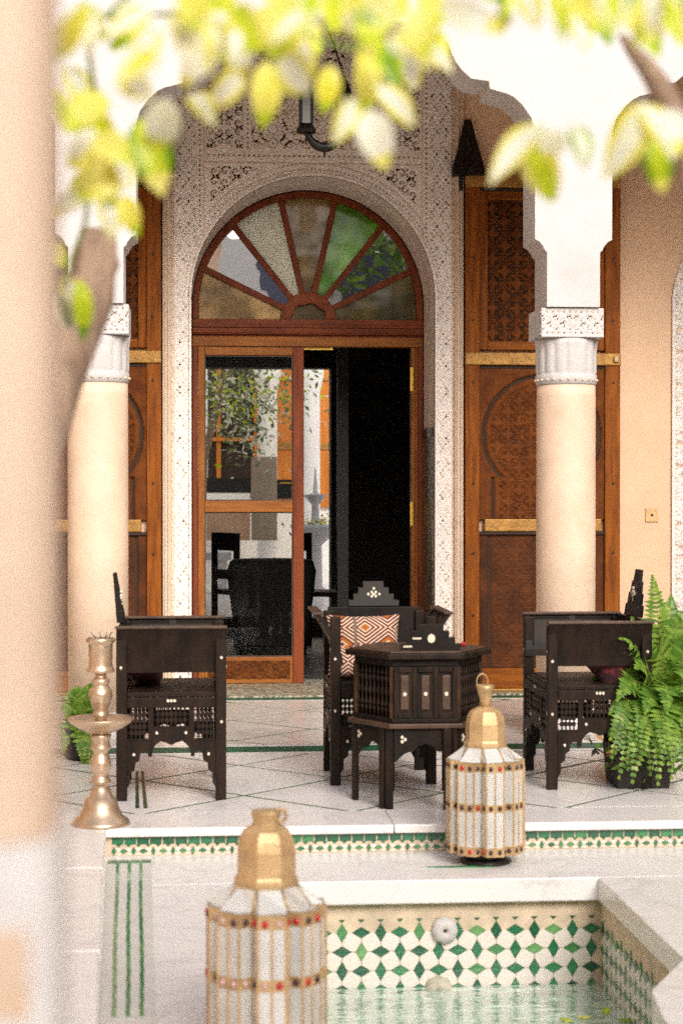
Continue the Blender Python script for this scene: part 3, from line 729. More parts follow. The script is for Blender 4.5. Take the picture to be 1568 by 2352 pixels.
# glazed left leaf
x0 = XC - FR0 + .036; x1 = X_(697, YD); zb = 0.012; yl = YD - .012
lf = thing("glazed_door", "brown glazed door leaf with two tall panes and a carved bottom rail", "door", (0, 0, 0))
gx0, gx1 = X_(470, YD), X_(672, YD)
zA, zB_, zC, zD, = Z_(570, 817, YD), Z_(570, 1150, YD), Z_(570, 1176, YD), Z_(570, 1508, YD)
bx("stile", OAK, lf, x0, gx0, yl - .03, yl + .02, zb, zh0 - .004, .004)
bx("stile", REDWOODV, lf, gx1, x1, yl - .03, yl + .02, zb, zh0 - .004, .004)
bx("rail", OAKH, lf, gx0 + .001, gx1 - .001, yl - .028, yl + .018, zA, zh0 - .005, .004)
bx("rail", OAKH, lf, gx0 + .001, gx1 - .001, yl - .028, yl + .018, zC, zB_, .004)
bx("rail", OAKH, lf, gx0 + .001, gx1 - .001, yl - .024, yl + .018, zb, zD, .004)
relief("carved_panel", gx0 + .02, gx1 - .02, zb + .03, zD - .025, yl - .0245, lambda X, Z: floral(X - (gx0 + gx1) / 2, Z, .05), .006, .0052, [CARVED, CARVEDSHADE], lf)
for (za, zb2) in ((zB_, zA), (zD, zC)):
    bx("pane", GLASS, lf, gx0 + .0012, gx1 - .0012, yl - .008, yl - .003, za + .0005, zb2 - .0005)
    b = MB(); b.box(gx0, gx0 + .008, yl - .014, yl - .0085, za, zb2); b.box(gx1 - .008, gx1, yl - .014, yl - .0085, za, zb2)
    b.box(gx0 + .008, gx1 - .008, yl - .014, yl - .0085, za, za + .008); b.box(gx0 + .008, gx1 - .008, yl - .014, yl - .0085, zb2 - .008, zb2)
    b.build("glazing_bead", EDGEW, lf)
struct(bx("threshold", MOSA, None, XC - RAD + .001, XC + RAD - .001, YW - .018, 12.5, -.05, .010), "beige mosaic threshold in the doorway")
for i in range(9):
    pass

# carved wooden side doors (mirror pair)
def side_door(sx, label):
    t = thing("wooden_door", label, "door", (XC, 0, 0), 0, "carved cedar doors beside the doorway")
    def xr(a, b_): return sorted((sx * (a - XC), sx * (b_ - XC)))
    XA, XB = X_(1062, YW), X_(1418, YW)
    zt_ = Z_(1150, 432, YW); zbot = Z_(1150, 1592, YW)
    def piece(name, m, a, b_, y0, y1, z0, z1, bev=.004):
        a, b_ = xr(a, b_); return bx(name, m, t, a, b_, y0, y1, z0, z1, bev)
    y = YW
    piece("gap_shade", GROOVE, XA - .012, XA + .006, y - .03, y - .0, .02, zt_ + .1)  # dark strip paints the shade of the gap beside the door
    sw = X_(1097, YW) - XA
    piece("stile", CEDAR, XA + .008, XA + sw, y - .062, y, .03, zt_)
    piece("stile", CEDAR, XB - sw, XB, y - .062, y, .03, zt_)
    zr = [(Z_(1150, 434, YW), Z_(1150, 405, YW)), (Z_(1150, 840, YW), Z_(1150, 812, YW)), (Z_(1150, 1220, YW), Z_(1150, 1192, YW))]
    for i, (a, b_) in enumerate(zr):
        if i < 2: piece("brass_rail", BRASSRAIL, XA + .007, XB + .001, y - .075, y, a, b_, .006)
        else: piece("brass_rail", BRASSRAIL, XA + sw + .035, XB - sw - .02, y - .055, y, a, b_, .006)
        piece("groove_shade", GROOVE, XA + .007, XB, y - .05, y, a - .022, a - .001)
    piece("boss", BRASS, XB - .05, XB - .015, y - .092, y - .0755, zr[1][0] + .018, zr[1][1] - .018, .01)
    ia, ib = XA + sw, XB - sw
    # upper panel
    zu0, zu1 = zr[1][1] + .02, zr[0][0] - .022
    piece("panel_frame", CEDAR, ia + .001, ia + .055, y - .045, y, zu0, zu1)
    piece("panel_frame", CEDAR, ib - .055, ib - .001, y - .045, y, zu0, zu1)
    piece("panel_frame", CEDARH, ia + .056, ib - .056, y - .045, y, zu1 - .055, zu1)
    piece("panel_frame", CEDARH, ia + .056, ib - .056, y - .045, y, zu0, zu0 + .055)
    a, b_ = xr(ia + .057, ib - .057); mid = (a + b_) / 2
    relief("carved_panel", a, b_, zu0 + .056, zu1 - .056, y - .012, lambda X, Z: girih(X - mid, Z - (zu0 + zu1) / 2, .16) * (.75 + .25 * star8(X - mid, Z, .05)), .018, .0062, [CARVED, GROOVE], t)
    # middle panel with a horseshoe arch
    zm0, zm1 = zr[2][1] + .0, zr[1][0] - .022
    a, b_ = xr(ia + .001, ib - .001); mid = (a + b_) / 2; rr = (b_ - a) / 2 - .03; zc = zm1 - .04 - rr * 1.02
    def mid_fn(X, Z):
        q = np.abs(X - mid); r = np.hypot(q, Z - zc); ins = np.where(Z > zc - rr * .72, r < rr, q < rr * (.84))
        r2 = np.where(Z > zc - rr * .72, rr - r, rr * .84 - q)
        H = np.where(ins, girih(X - mid, Z - zc, .145) * .55 * (.75 + .25 * star8(X - mid, Z, .05)), 1.0)
        H = np.where(np.abs(r2) < .014, 0.0, H)
        return np.where((r2 > .014) & (r2 < .045) & ins, .55, H)
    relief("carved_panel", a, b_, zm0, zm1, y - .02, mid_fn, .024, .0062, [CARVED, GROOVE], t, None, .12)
    # bottom panel
    zl1 = zr[2][0] - .022
    a, b_ = xr(ia + .001, ib - .001)
    def low_fn(X, Z):
        q = rr * .84 + .02 - np.abs(X - mid)
        H = np.where((q > 0), girih(X - mid, Z, .165) * .5, 1.0)
        return np.where(np.abs(q) < .012, 0, H)
    relief("carved_panel", a, b_, .16, zl1, y - .02, low_fn, .014, .0066, [CARVEDSHADE, GROOVE], t, None, .12)
    piece("bottom_rail", CEDARH, ia + .001, ib - .001, y - .05, y, .03, .158)
    piece("sill", BRASSRAIL, XA, XB, y - .09, y - .0, .013, .029)
    b = MB()
    for z in (0.5, 0.9, 1.35, 2.0, 2.4, 2.8):
        for xq in (XB - .045, XA + .06):
            x_, _ = xr(xq, xq); b.prism([(x_ + .008 * math.cos(q), z + .008 * math.sin(q)) for q in np.linspace(0, 2 * math.pi, 9)[:-1]], y - .068, y - .060, 'y')
    o = b.build("nails", IRON, t); o["kind"] = 'stuff'
    return t
side_door(1, "carved cedar door with brass rails, seen behind the pale column beside the carved stucco niche")
side_door(-1, "carved cedar door showing as a narrow strip behind the column with the tree trunk before it")
# pointed wooden door hoods
for sx, lab in ((1, "dark pointed wooden hinge cap under the scalloped arch, in plain view"), (-1, "dark pointed wooden hinge cap mostly hidden by the yellow leaves")):
    xm = XC + sx * (X_(1076, YW - .1) - XC)
    t = thing("hinge_cap", lab, "hinge cap", (xm, YW - .001, Z_(1076, 402, YW - .1)), 0, "hinge caps over the cedar doors")
    zz = Z_(1076, 270, YW - .1) - Z_(1076, 402, YW - .1)
    ww = X_(1111, YW - .1) - X_(1076, YW - .1)
    b = MB(); b._add([(-ww, -.11, .0), (ww, -.11, 0), (ww, 0, 0), (-ww, 0, 0), (-ww, -.11, .05), (ww, -.11, .05), (ww, 0, .05), (-ww, 0, .05),
                      (-.02, -.05, zz), (.02, -.05, zz), (.02, 0, zz), (-.02, 0, zz)],
                     [(3, 2, 1, 0), (0, 1, 5, 4), (1, 2, 6, 5), (3, 0, 4, 7), (4, 5, 9, 8), (5, 6, 10, 9), (7, 4, 8, 11), (8, 9, 10, 11), (2, 3, 7, 6), (6, 7, 11, 10)])
    b.build("hood", DARKB, t, .006)
    bx("pivot", IRON, t, -sx * .045 - .012, -sx * .045 + .012, -.05, -.001, -.09, -.001)

# right end: niche with carved stucco, square outlet
xn = X_(1540, YW)
cn = thing("carved_niche", "white lattice carved stucco arch jamb at the end of the peach wall", "niche")
def niche_keep(cx, cz):
    zc = Z_(1540, 700, YW); return (cz < zc) | (np.hypot(cx - (xn + .42), (cz - zc) * .8) < .42)
relief("carved_stucco", xn, xn + .9, 0.0, Z_(1540, 540, YW) + .2, YW - .004, lambda X, Z: np.where(X - xn < .02, 1, star8(X - xn - .2, Z, .075)), .02, .0066, [CARVE, OCHRESHADE], cn, niche_keep)
p = atY(1495, 1183, YW)
ot = thing("wall_outlet", "small square beige outlet box on the peach wall right of the column", "outlet", (p.x, YW, p.z))
bx("plate", mat("beige plastic", (0.62, 0.40, 0.19), 0.5), ot, -.042, .042, -.012, 0, -.044, .044, .003)
MB().prism([(.0085 * math.cos(q), .0085 * math.sin(q)) for q in np.linspace(0, 2 * math.pi, 13)[:-1]], -.0135, -.0122, 'y').build("hole", IRON, ot)

# ------------------------------------------------------------------ dark room and the second courtyard beyond
room = thing("inner_room", "unlit room behind the glazed door", "room"); room["kind"] = 'structure'
YB = 16.4
ox0, ox1 = X_(452, YB), X_(760, YB); oz0, oz1 = Z_(700, 1420, YB), Z_(700, 845, YB)
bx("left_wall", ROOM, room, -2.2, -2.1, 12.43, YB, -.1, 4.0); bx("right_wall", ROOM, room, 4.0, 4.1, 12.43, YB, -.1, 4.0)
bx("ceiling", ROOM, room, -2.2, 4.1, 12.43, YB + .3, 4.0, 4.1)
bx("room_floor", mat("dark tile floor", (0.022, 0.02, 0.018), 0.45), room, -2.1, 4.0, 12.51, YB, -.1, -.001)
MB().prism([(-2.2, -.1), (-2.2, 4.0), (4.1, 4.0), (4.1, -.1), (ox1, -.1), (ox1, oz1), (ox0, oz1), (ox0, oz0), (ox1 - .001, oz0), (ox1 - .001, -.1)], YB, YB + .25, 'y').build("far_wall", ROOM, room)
bx("carved_post", mat("dark carved post", (0.008, 0.008, 0.007), .6, col2=(0.03, 0.03, 0.026), scale=60, sharp=(.48, .52)), room, X_(775, 13.4), X_(800, 13.4), 13.4, 13.5, 0, 3.9)
ct2 = thing("far_courtyard", "sunlit second courtyard seen through the glazed door", "courtyard"); ct2["kind"] = 'structure'
FZ = oz0 - .002
bx("court_floor", MARBLE, ct2, -6, 8, YB + .251, 26, FZ - .2, FZ)
YF = 23.0
LIME_ = mat("bright limewash", (0.86, 0.84, 0.80), .9, var=.04, wear=.2)
bx("court_wall", LIME_, ct2, -8, 9, YF, YF + .3, FZ, 5.2)
bx("side_wall", WHITE, ct2, -6.2, -6, YB + .3, YF, FZ, 5.2); bx("side_wall", WHITE, ct2, 8, 8.2, YB + .3, YF, FZ, 5.2)
def rect2(name, m, u0, u1, v0, v1, Y, th=.06, par=None):
    a = atY(u0, v1, Y); b_ = atY(u1, v0, Y); return bx(name, m, par, a.x, b_.x, Y - th, Y, a.z, b_.z)
fw = thing("orange_window", "dark window with orange wooden frame across the second courtyard", "window")
rect2("opening_shade", GROOVE, 478, 590, 830, 1145, YF - .002, .02, fw)
rect2("frame", ORANGE, 497, 507, 840, 1100, YF - .03, .04, fw); rect2("frame", ORANGE, 478, 588, 1005, 1013, YF - .075, .04, fw)
rect2("frame", ORANGE, 583, 592, 850, 1100, YF - .03, .04, fw)
fd = thing("orange_door", "bright orange wooden door with a gilt rail across the second courtyard", "door")
rect2("leaf", ORANGE, 636, 780, 835, 1165, YF - .002, .05, fd); rect2("rail", BRASSRAIL, 636, 780, 1018, 1032, YF - .053, .02, fd)
rect2("rail", BRASSRAIL, 636, 780, 868, 874, YF - .053, .02, fd)
for (u, lab) in ((614, "white column before the orange door in the second courtyard, by the window"), (712, "white column before the orange door in the second courtyard, in the door gap")):
    p = atY(u, 1100, 21.5)
    t = thing("white_column", lab, "column", (p.x, 21.5, FZ), 0, "columns of the second courtyard")
    MB().lathe([(.15, 0), (.15, .12), (.12, .16), (.115, 2.3), (.16, 2.5), (.16, 2.75)], 20).build("shaft", LIME_, t)
    bx("pier", LIME_, t, -.16, .16, -.16, .16, 2.751, 5.0)
# planter, tree, furniture
def leaf_cloud(name, parent, n, cen, rad, size, mats, seed, droop=.4):
    g = random.Random(seed); b = MB()
    for i in range(n):
        p = Vector(cen) + Vector((g.gauss(0, rad[0]), g.gauss(0, rad[1]), g.gauss(0, rad[2])))
        d = Vector((g.gauss(0, 1), g.gauss(0, 1), g.gauss(-droop, .7))).normalized()
        nn = d.cross(Vector((g.gauss(0, 1), g.gauss(0, 1), g.gauss(0, 1)))).normalized(); l = size * g.uniform(.6, 1.3)
        q = p + d * l
        b._add([p, p + d * l * .5 + nn * l * .22, q, p + d * l * .5 - nn * l * .22], [(0, 1, 2, 3)], g.randrange(len(mats)))
    return b.build(name, mats, parent)
p = atY(565, 930, 19.5)
tt = thing("courtyard_tree", "pale green tree hanging over the second courtyard behind the glass", "tree", (p.x, 19.5, FZ))
MB().tube([(-.5, .8, 0), (-.45, .8, 1.5), (-.2, .6, 2.4), (0, .2, 2.7)], [.06, .05, .04, .02]).build("trunk", BARK, tt)
o = leaf_cloud("crown", tt, 950, (-.05, .0, p.z - FZ + .15), (.42, .45, .22), .085, [LF["treegreen"], LF["cream"], LF["treegreen"], LF["lime"]], 3)
leaf_cloud("branch_leaves", tt, 240, (.04, -.1, p.z - FZ - .26), (.15, .2, .16), .085, [LF["treegreen"], LF["cream"]], 4)
p = atY(724, 1150, 20.0)
cn2 = thing("dark_counter", "long black counter with white cloth along the second courtyard wall", "counter")
rect2("top", IRON, 474, 577, 1098, 1131, 22.4, .3, cn2); rect2("cloth_front", LIME_, 474, 573, 1132, 1152, 22.4, .29, cn2)
rect2("plinth", mat("pinkish wood", (.42, .27, .18), .7, wear=.5), 474, 573, 1153, 1240, 22.4, .27, cn2)
pd = thing("stone_pedestal", "grey brown plaster pedestal between window and orange door in the second courtyard", "pedestal")
rect2("block", mat("grey brown plaster", (.34, .27, .21), .9, wear=.5), 577, 634, 1050, 1240, 21.0, .25, pd)
hs_ = thing("black_stove", "small black stove on the second courtyard's far side by the orange door", "stove")
rect2("body", IRON, 636, 676, 1102, 1146, 21.0, .25, hs_); rect2("door_bar", GOLD, 642, 668, 1108, 1111, 20.74, .01, hs_)
p = atY(724, 1150, 20.0)
ft = thing("stone_fountain", "white stone fountain bowl with flowers in the second courtyard", "fountain", (p.x, 20, FZ))
MB().lathe([(.2, 0), (.08, .1), (.07, .55), (.28, .75), (.27, .78), (.05, .72), (.04, 1.0), (.14, 1.1), (.03, 1.12), (.005, 1.4)], 24).build("bowl", WHITE, ft)
leaf_cloud("flowers", ft, 120, (.05, 0, .82), (.16, .12, .05), .06, [LF["lime"], LF["treegreen"], REDCLOTH, LF["yellow"]], 9)
p = atY(490, 1240, 20.5)
bn = thing("white_bench", "white stone bench in the second courtyard behind the glass", "bench", (p.x, 20.5, FZ))
bx("seat", WHITE, bn, -.45, .2, -.2, .2, .38, .46); bx("leg", WHITE, bn, -.4, -.3, -.18, .18, 0, .379); bx("leg", WHITE, bn, .05, .15, -.18, .18, 0, .379)
# dark furniture in the room, silhouettes
p = atY(624, 1300, 14.6)
dt = thing("cloth_covered_table", "dark cloth covered table inside the unlit room", "table", (p.x, 14.6, 0))
b = MB(); b.lathe([(.27, 0), (.29, .2), (.33, .5), (.345, .66), (.335, .735), (.31, .755), (.01, .757)], 56, (0, 0, 0), 0, True, lambda a, z: 1 + (.05 * math.sin(9 * a) if z < .7 else 0))
b.build("cloth", mat("black cloth", (.008, .008, .008), .9), dt)
def simple_chair(loc, rz, lab):
    t = thing("dining_chair", lab, "chair", loc, rz, "dark dining chairs in the unlit room")
    bx("seat", DARK, t, -.2, .2, -.2, .2, .43, .47)
    for sx in (-1, 1):
        for sy in (-1, 1): bx("leg", DARK, t, sx * .18 - .02, sx * .18 + .02, sy * .18 - .02, sy * .18 + .02, 0, .4295 if sy < 0 else .95)
    bx("back_rail", DARK, t, -.159, .159, .165, .195, .80, .95); bx("back_rail", DARK, t, -.159, .159, .165, .195, .56, .64)
p = atY(735, 1300, 15.2); simple_chair((p.x + .03, 15.2, 0), R(70), "dark dining chair in the door gap beside the cloth covered table")
p = atY(560, 1300, 15.5); simple_chair((p.x, 15.5, 0), R(120), "dark dining chair seen through the glass behind the cloth covered table")

# ------------------------------------------------------------------ arcade: columns, piers, scalloped arches
sA = F / YA
def pier_profile(side):
    """points up the right-hand side of a bay's arch, as offsets from the pier middle (m) and heights"""
    q = [(-62, 580), (-68, 575), (-72, 566), (-80, 556), (-91, 550), (-91, 300), (-100, 272), (-121, 243), (-140, 226), (-156, 218), (-180, 212), (-197, 207), (-199, 190),
         (-218, 188), (-240, 185), (-262, 166), (-276, 148), (-286, 128), (-294, 104), (-312, 92), (-332, 86), (-334, 74), (-375, 62), (-440, 52), (-500, 46)]
    out = []
    for du, v in q: out.append((du / sA, Z_(1320, v, YA)))
    return out
prof = pier_profile(1)
HALF = .14
aw = thing("arcade_wall", "white plaster arcade wall with scalloped arches on the columns", "arcade")
def pier(xp):
    """white wall piece over one column, from bay middle to bay middle"""
    zc0 = Z_(1320, 705, YA)
    hs = (XR - XL) / 2
    L_ = [(-HALF, zc0), (-HALF, prof[0][1])] + prof + [(-hs, prof[-1][1] + .004), (-hs, 8.0)]
    L_[2] = (-HALF, prof[0][1] + .002)
    P = [(xp + a, z) for a, z in L_] + [(xp - a, z) for a, z in reversed(L_)]
    return P
for k, xp in enumerate((XL - (XR - XL), XL, XR, XR + (XR - XL))):
    o = MB().prism(pier(xp), YA, YA + .34, 'y').build("spandrel_pier", WHITE, aw, .006)
def column(xp, label):
    t = thing("column", label, "column", (xp, YCOL, 0), 0, "columns of the arcade")
    z0 = Z_(1310, 882, YCOL - .15); z1 = Z_(1310, 774, YA); z2 = Z_(1310, 706, YA)
    MB().lathe([(.155, .16), (.157, 1.0), (.156, 1.8), (.1545, z0 - .001)], 48).build("shaft", COLUMN, t)
    MB().lathe([(.19, 0), (.19, .09), (.175, .11), (.165, .14), (.158, .159)], 40).build("base", MARBLE, t)
    b = MB()
    def flute(a, z): return 1 + .055 * (abs(math.cos(8 * a)) ** .6 - .7) * (1 if z0 + .062 < z < z1 - .012 else 0)
    b.lathe([(.150, z0), (.160, z0 + .004), (.163, z0 + .05), (.158, z0 + .056), (.158, z0 + .064), (.160, z0 + .07), (.160, z1 - .06), (.164, z1 - .03), (.168, z1 - .002)], 96, (0, 0, 0), 0, True, flute)
    cap = b.build("capital", WHITE, t)
    bd = MB()
    for i in range(26):
        a = 2 * math.pi * i / 26; bd.lathe([(.002, 0), (.0075, .004), (.0075, .010), (.002, .014)], 6, (.1635 * math.cos(a), .1635 * math.sin(a), z0 + .018))
    bd.build("beading", TRIM, cap)
    h = .166
    bx("abacus", WHITE, t, -h, h, -h - .0, h, z1, z2, .004)
    zf = z2 - z1
    def fn(X, Z):
        e = np.minimum(zf - (Z - z1), Z - z1)
        H = np.where(e > .035, floral(X, Z - z1, .036), 1); H = np.where(np.abs(e - .022) < .009, beads(X, e - .022, .03, .01), H); return H
    relief("abacus_carving", -h + .003, h - .003, z1 + .003, z2 - .003, -h, fn, .005, .0045, [WHITE, CREAMSHADE], t)
    o = relief("abacus_carving", -h + .003, h - .003, z1 + .003, z2 - .003, -h, fn, .005, .0045, [WHITE, CREAMSHADE], t); o.rotation_euler = (0, 0, -math.pi / 2)
    return t
column(XR, "pale peach column with carved white capital standing behind the right hand armchair with the fern")
column(XL, "pale peach column with carved white capital standing behind the brass candlestick")
struct(bx("unseen_bounce_ceiling", mat("pale bounce ceiling", (0.82, 0.79, 0.75), .9), None, -4.5, 6.6, YA + .341, YW - .001, 4.8, 5.0), "unseen pale bounce ceiling of the gallery above the arcade")  # unseen ceiling kept pale to bounce fill onto the frieze

# rest of the courtyard, behind and beside the camera
cw = thing("courtyard_walls", "plaster walls of the courtyard around the viewer", "wall"); cw["kind"] = 'structure'
bx("left_wall", PEACH, cw, -4.6, -4.4, -8, YW, -.2, 5.6); bx("right_wall", PEACH, cw, 6.5, 6.7, -8, YW, -.2, 5.6)
rear = [(-4.4, -.2), (-4.4, 5.5), (6.5, 5.5), (6.5, -.2)]
LIMER = mat("rear limewash", (0.88, 0.85, 0.80), .9, var=.04)
MB().prism(rear, -8.2, -8.0, 'y').build("rear_wall", LIMER, cw)
for i, xq in enumerate((-3.2, -1.2, 0.8, 2.8, 4.8)):
    b = MB(); pts = [(xq - .6, .0)] + arch_pts(xq, 2.6, .6, 20) + [(xq + .6, 0)]
    b.prism(pts, -8.0, -7.97, 'y'); b.build("arch_shade_panel", mat("blue grey recess shade", (0.13, 0.14, 0.20), .8), cw)  # flat panels, recess shade put into the blue grey colour
    bx("window_shade_panel", mat("blue grey recess shade", (0.13, 0.14, 0.20), .8), cw, xq - .35, xq + .35, -8.0, -7.97, 4.2, 5.4)
for (x, y, sd) in ((-2.6, -5.4, 1), (3.0, -4.6, 2), (4.9, -2.5, 3)):
    t = thing("orange_tree", ["", "leafy orange tree behind the viewer beside the left wall", "leafy orange tree behind the viewer near the rear wall", "leafy orange tree behind the viewer beside the right wall"][sd], "tree", (x, y, LOW), 0, "orange trees behind the viewer")
    MB().tube([(0, 0, 0), (.05, 0, 1.2), (.0, .1, 2.6)], [.09, .07, .05]).build("trunk", BARK, t)
    leaf_cloud("crown", t, 900, (0, 0, 3.1), (.75, .75, .65), .2, [LF["fern"], LF["fernlight"], LF["treegreen"]], 20 + sd)
# near column at the left edge
YN = 1.05
nc = thing("pier", "blurred peach plaster pier close to the viewer at the picture's edge, white marble below", "pier", (X_(140, YN + .09), YN, 0))
zw = 1.3 - 800 * YN / 4200
def rpier(r, gx=0.0): return [(gx - r + r * math.cos(q), -gx + r + r * math.sin(q)) for q in np.linspace(0, -math.pi / 2, 10)] + [(-.5, -gx), (-.5, .12 + gx)] + [(gx - r + r * math.cos(q), .12 + gx - r + r * math.sin(q)) for q in np.linspace(math.pi / 2, 0, 10)]
MB().prism(rpier(.03), zw, 4.4, 'z').build("shaft", COLUMN, nc)
MB().prism(rpier(.03, .004), -.11, zw - .001, 'z').build("dado", MARBLE, nc)
for i, (z, h, xa, xb) in enumerate(((zw - .075, .05, -.035, -.012), (zw - .165, .022, -.030, -.008), (zw - .21, .016, -.03, -.004), (zw - .28, .05, -.022, -.012))):
    bx("peach_patch", COLUMN, nc, xa, xb, -.0055, -.0041, z - h / 2, z + h / 2)

# ------------------------------------------------------------------ furniture
def dots(b, pts, r, axis='y', a0=-.001, a1=.001):
    for (p, q) in pts:
        b.prism([(p + r * math.cos(t), q + r * 1.15 * math.sin(t)) for t in np.linspace(0, 2 * math.pi, 9)[:-1]], a0, a1, axis)
def crest_poly(w, h, steps=4):
    pts = []
    for i in range(steps):
        f = w / 2 * (1 - i / steps * .78); pts += [(f, h * i / steps), (f, h * (i + 1) / steps)]
    return pts + [(-x, z) for x, z in reversed(pts)]
def armchair(label, loc, rz, W=.60, D=.46, flare=.02, crest_h=.21, crest_w=.24, arm_z=.735):
    t = thing("armchair", label, "armchair", loc, rz, "carved dark armchairs round the table")
    hw, hd = W / 2, D / 2; P = .045; S = .455
    # four posts
    for sx in (-1, 1):
        for sy in (-1, 1):
            xa, xb = sorted((sx * hw, sx * (hw - P))); ya, yb = sorted((sy * hd, sy * (hd - P)))
            bx("leg", DARKB, t, xa, xb, ya, yb, 0, arm_z - .02, .004)
    bx("seat", DARKB, t, -hw + .004, hw - .004, -hd + .047, hd - .047, S - .02, S, .003)
    for sy in (-1, 1):
        ya, yb = sorted((sy * (hd - .006), sy * (hd - .04))); bx("seat_rail", DARK, t, -hw + P + .001, hw - P - .001, ya, yb, .39, S, .003)
    def side(T, L):
        """one carved side of half-length L in the local x-z plane, front towards -y"""
        d = L - P - .001
        b = MB(); b.T = T; b.box(-d, d, -.002, .02, .39, S - .022); b.build("seat_rail", DARKB, t, .003)
        c = .085 if L < .26 else .13
        b = MB(); b.T = T
        for x in (-c, c): b.box(x - .011, x + .011, -.001, .016, .252, .389)
        b.box(-c + .012, c - .012, 0, .016, .305, .312); b.box(-d, -c - .012, 0, .016, .253, .26); b.box(c + .012, d, 0, .016, .253, .26)
        b.build("stile", DARKB, t)
        b = MB(); b.T = T
        for (xa, xb, za) in ((-d, -c - .011, .26), (-c + .011, c - .011, .313), (c + .011, d, .26)):
            n = max(2, int((xb - xa) / .017))
            for i in range(1, n): b.box(xa + (xb - xa) * i / n - .003, xa + (xb - xa) * i / n + .003, .004, .010, za, .389)
            k = max(2, int((.389 - za) / .022))
            for j in range(1, k):
                z = za + (.389 - za) * j / k; b.box(xa, xb, .006, .012, z - .0022, z + .0022)
                for i in range(1, n): xq = xa + (xb - xa) * i / n; b.box(xq - .0074, xq + .0074, .002, .0135, z - .0088, z + .0088)
        b.build("lattice", DARKB, t)
        hp = [(0, .232), (.02, .243), (.045, .25), (.065, .235), (.078, .215), (.082, .185), (.096, .185), (.10, .207), (.118, .207)]
        if c > .1: hp = [(x * c / .085, z) for x, z in hp]
        hp = [q for q in hp if q[0] < d - .06]
        hp += [(d - .055, .200), (d - .05, .168), (d - .034, .158), (d - .03, .128), (d - .012, .115), (d - .012, .075), (d, .055)]
        top = [(d, .2515), (c, .2515), (c, .304)]
        half = hp + top
        poly = half + [(-x, z) for x, z in reversed(half)]
        q = []
        for pt in poly:
            if not q or (abs(q[-1][0] - pt[0]) > 1e-6 or abs(q[-1][1] - pt[1]) > 1e-6): q.append(pt)
        b = MB(); b.T = T; b.prism(q, .0, .018, 'y'); b.build("apron", DARKB, t)
        b = MB(); b.T = T
        dots(b, [(-.014, .42), (.0, .42), (.014, .42), (-c - .006 + .03, .285), (c + .006 - .03, .285), (-d + .028, .195), (d - .028, .195), (-L + .02, .33), (L - .02, .33), (-L + .02, .56), (L - .02, .60)], .0058, 'y', -.0035, .0)
        b.build("inlay", INLAY, t)
    side(Matrix.Translation((hw - .002, 0, 0)) @ Matrix.Rotation(R(90), 4, 'Z'), hd)
    side(Matrix.Translation((-hw + .002, 0, 0)) @ Matrix.Rotation(R(-90), 4, 'Z'), hd)
    side(Matrix.Translation((0, hd - .002, 0)) @ Matrix.Rotation(R(180), 4, 'Z'), hw)
    side(Matrix.Translation((0, -hd + .002, 0)), hw)
    # flared arms
    for sx in (-1, 1):
        pr = []
        zs_ = np.linspace(.535, arm_z - .012, 7)
        for z in zs_: f = (z - .535) / (arm_z - .547); pr.append((sx * (hw - .035 + (flare + .035) * f ** 1.6), z))
        pr2 = [(x - sx * .016, z) for x, z in reversed(pr)]
        MB().prism(pr + pr2, -hd + .002, hd - .002, 'y').build("arm_panel", DARKB, t)
        xa, xb = sorted((sx * (hw + flare + .008), sx * (hw + flare - .034)))
        bx("arm_rail", EDGEW, t, xa, xb, -hd - .004, hd + .004, arm_z - .012, arm_z, .003)
        b = MB()
        xi = sx * (hw + flare - .045)
        for yq in (-hd + .02, 0, hd - .02):
            vs = []
            for z in zs_:
                f = (z - .535) / (arm_z - .547); x = sx * (hw - .035 + (flare + .035) * f ** 1.6) - sx * .016
                vs += [(x, yq - .014, z), (x, yq + .014, z), (x - sx * .006, yq + .014, z), (x - sx * .006, yq - .014, z)]
            fs = []
            for i in range(len(zs_) - 1):
                for k in range(4): a = i * 4 + k; c_ = i * 4 + (k + 1) % 4; fs.append((a, c_, c_ + 4, a + 4))
            b._add(vs, fs)
        x0_ = sx * (hw + flare - .018); xa, xb = sorted((x0_, x0_ - sx * .008)); b.box(xa, xb, -hd + .02, hd - .02, arm_z - .045, arm_z - .022)
        b.build("arm_frame", DARK, t)
    # back
    bx("backrest", DARK, t, -hw + .02, hw - .02, -hd + .006, -hd + .024, .50, arm_z - .004, .003)
    b = MB(); pl = crest_poly(crest_w, crest_h)
    vs = []; n = len(pl)
    for yq, th in ((0, 0), (1, 1)):
        for x, z in pl: k = .03 - .016 * z / crest_h; vs.append((x, -hd - .004 - .02 * z / crest_h + k * th, arm_z + z))
    fs = [tuple(range(n - 1, -1, -1)), tuple(range(n, 2 * n))] + [(i, (i + 1) % n, n + (i + 1) % n, n + i) for i in range(n)]
    b._add(vs, [tuple(reversed(f)) for f in fs]); cr = b.build("crest", DARK, t, .002)
    b = MB(); zc = arm_z + crest_h * .48
    for a in range(8):
        q = .026 if a % 2 == 0 else .013
        dots(b, [(q * math.cos(a * math.pi / 4), zc + q * math.sin(a * math.pi / 4))], .0062, 'y', -hd + .006, -hd + .015)
    dots(b, [(0, zc)], .006, 'y', -hd + .006, -hd + .015)
    b.build("inlay", INLAY, cr)
    for i in range(4):
        z = arm_z + crest_h * (i + .5) / 4; 
    return t
armchair("dark carved armchair in side view behind the brass candlestick", (-.085, 8.00, 0), R(-90))
armchair("dark carved armchair in side view beside the potted fern", (1.77, 8.135, 0), R(90))
armchair("dark carved armchair facing the viewer with patterned cushions, behind the table", (.845, 8.26, 0), R(180), W=.47, D=.46, flare=.065, crest_h=.115, crest_w=.235, arm_z=.765)

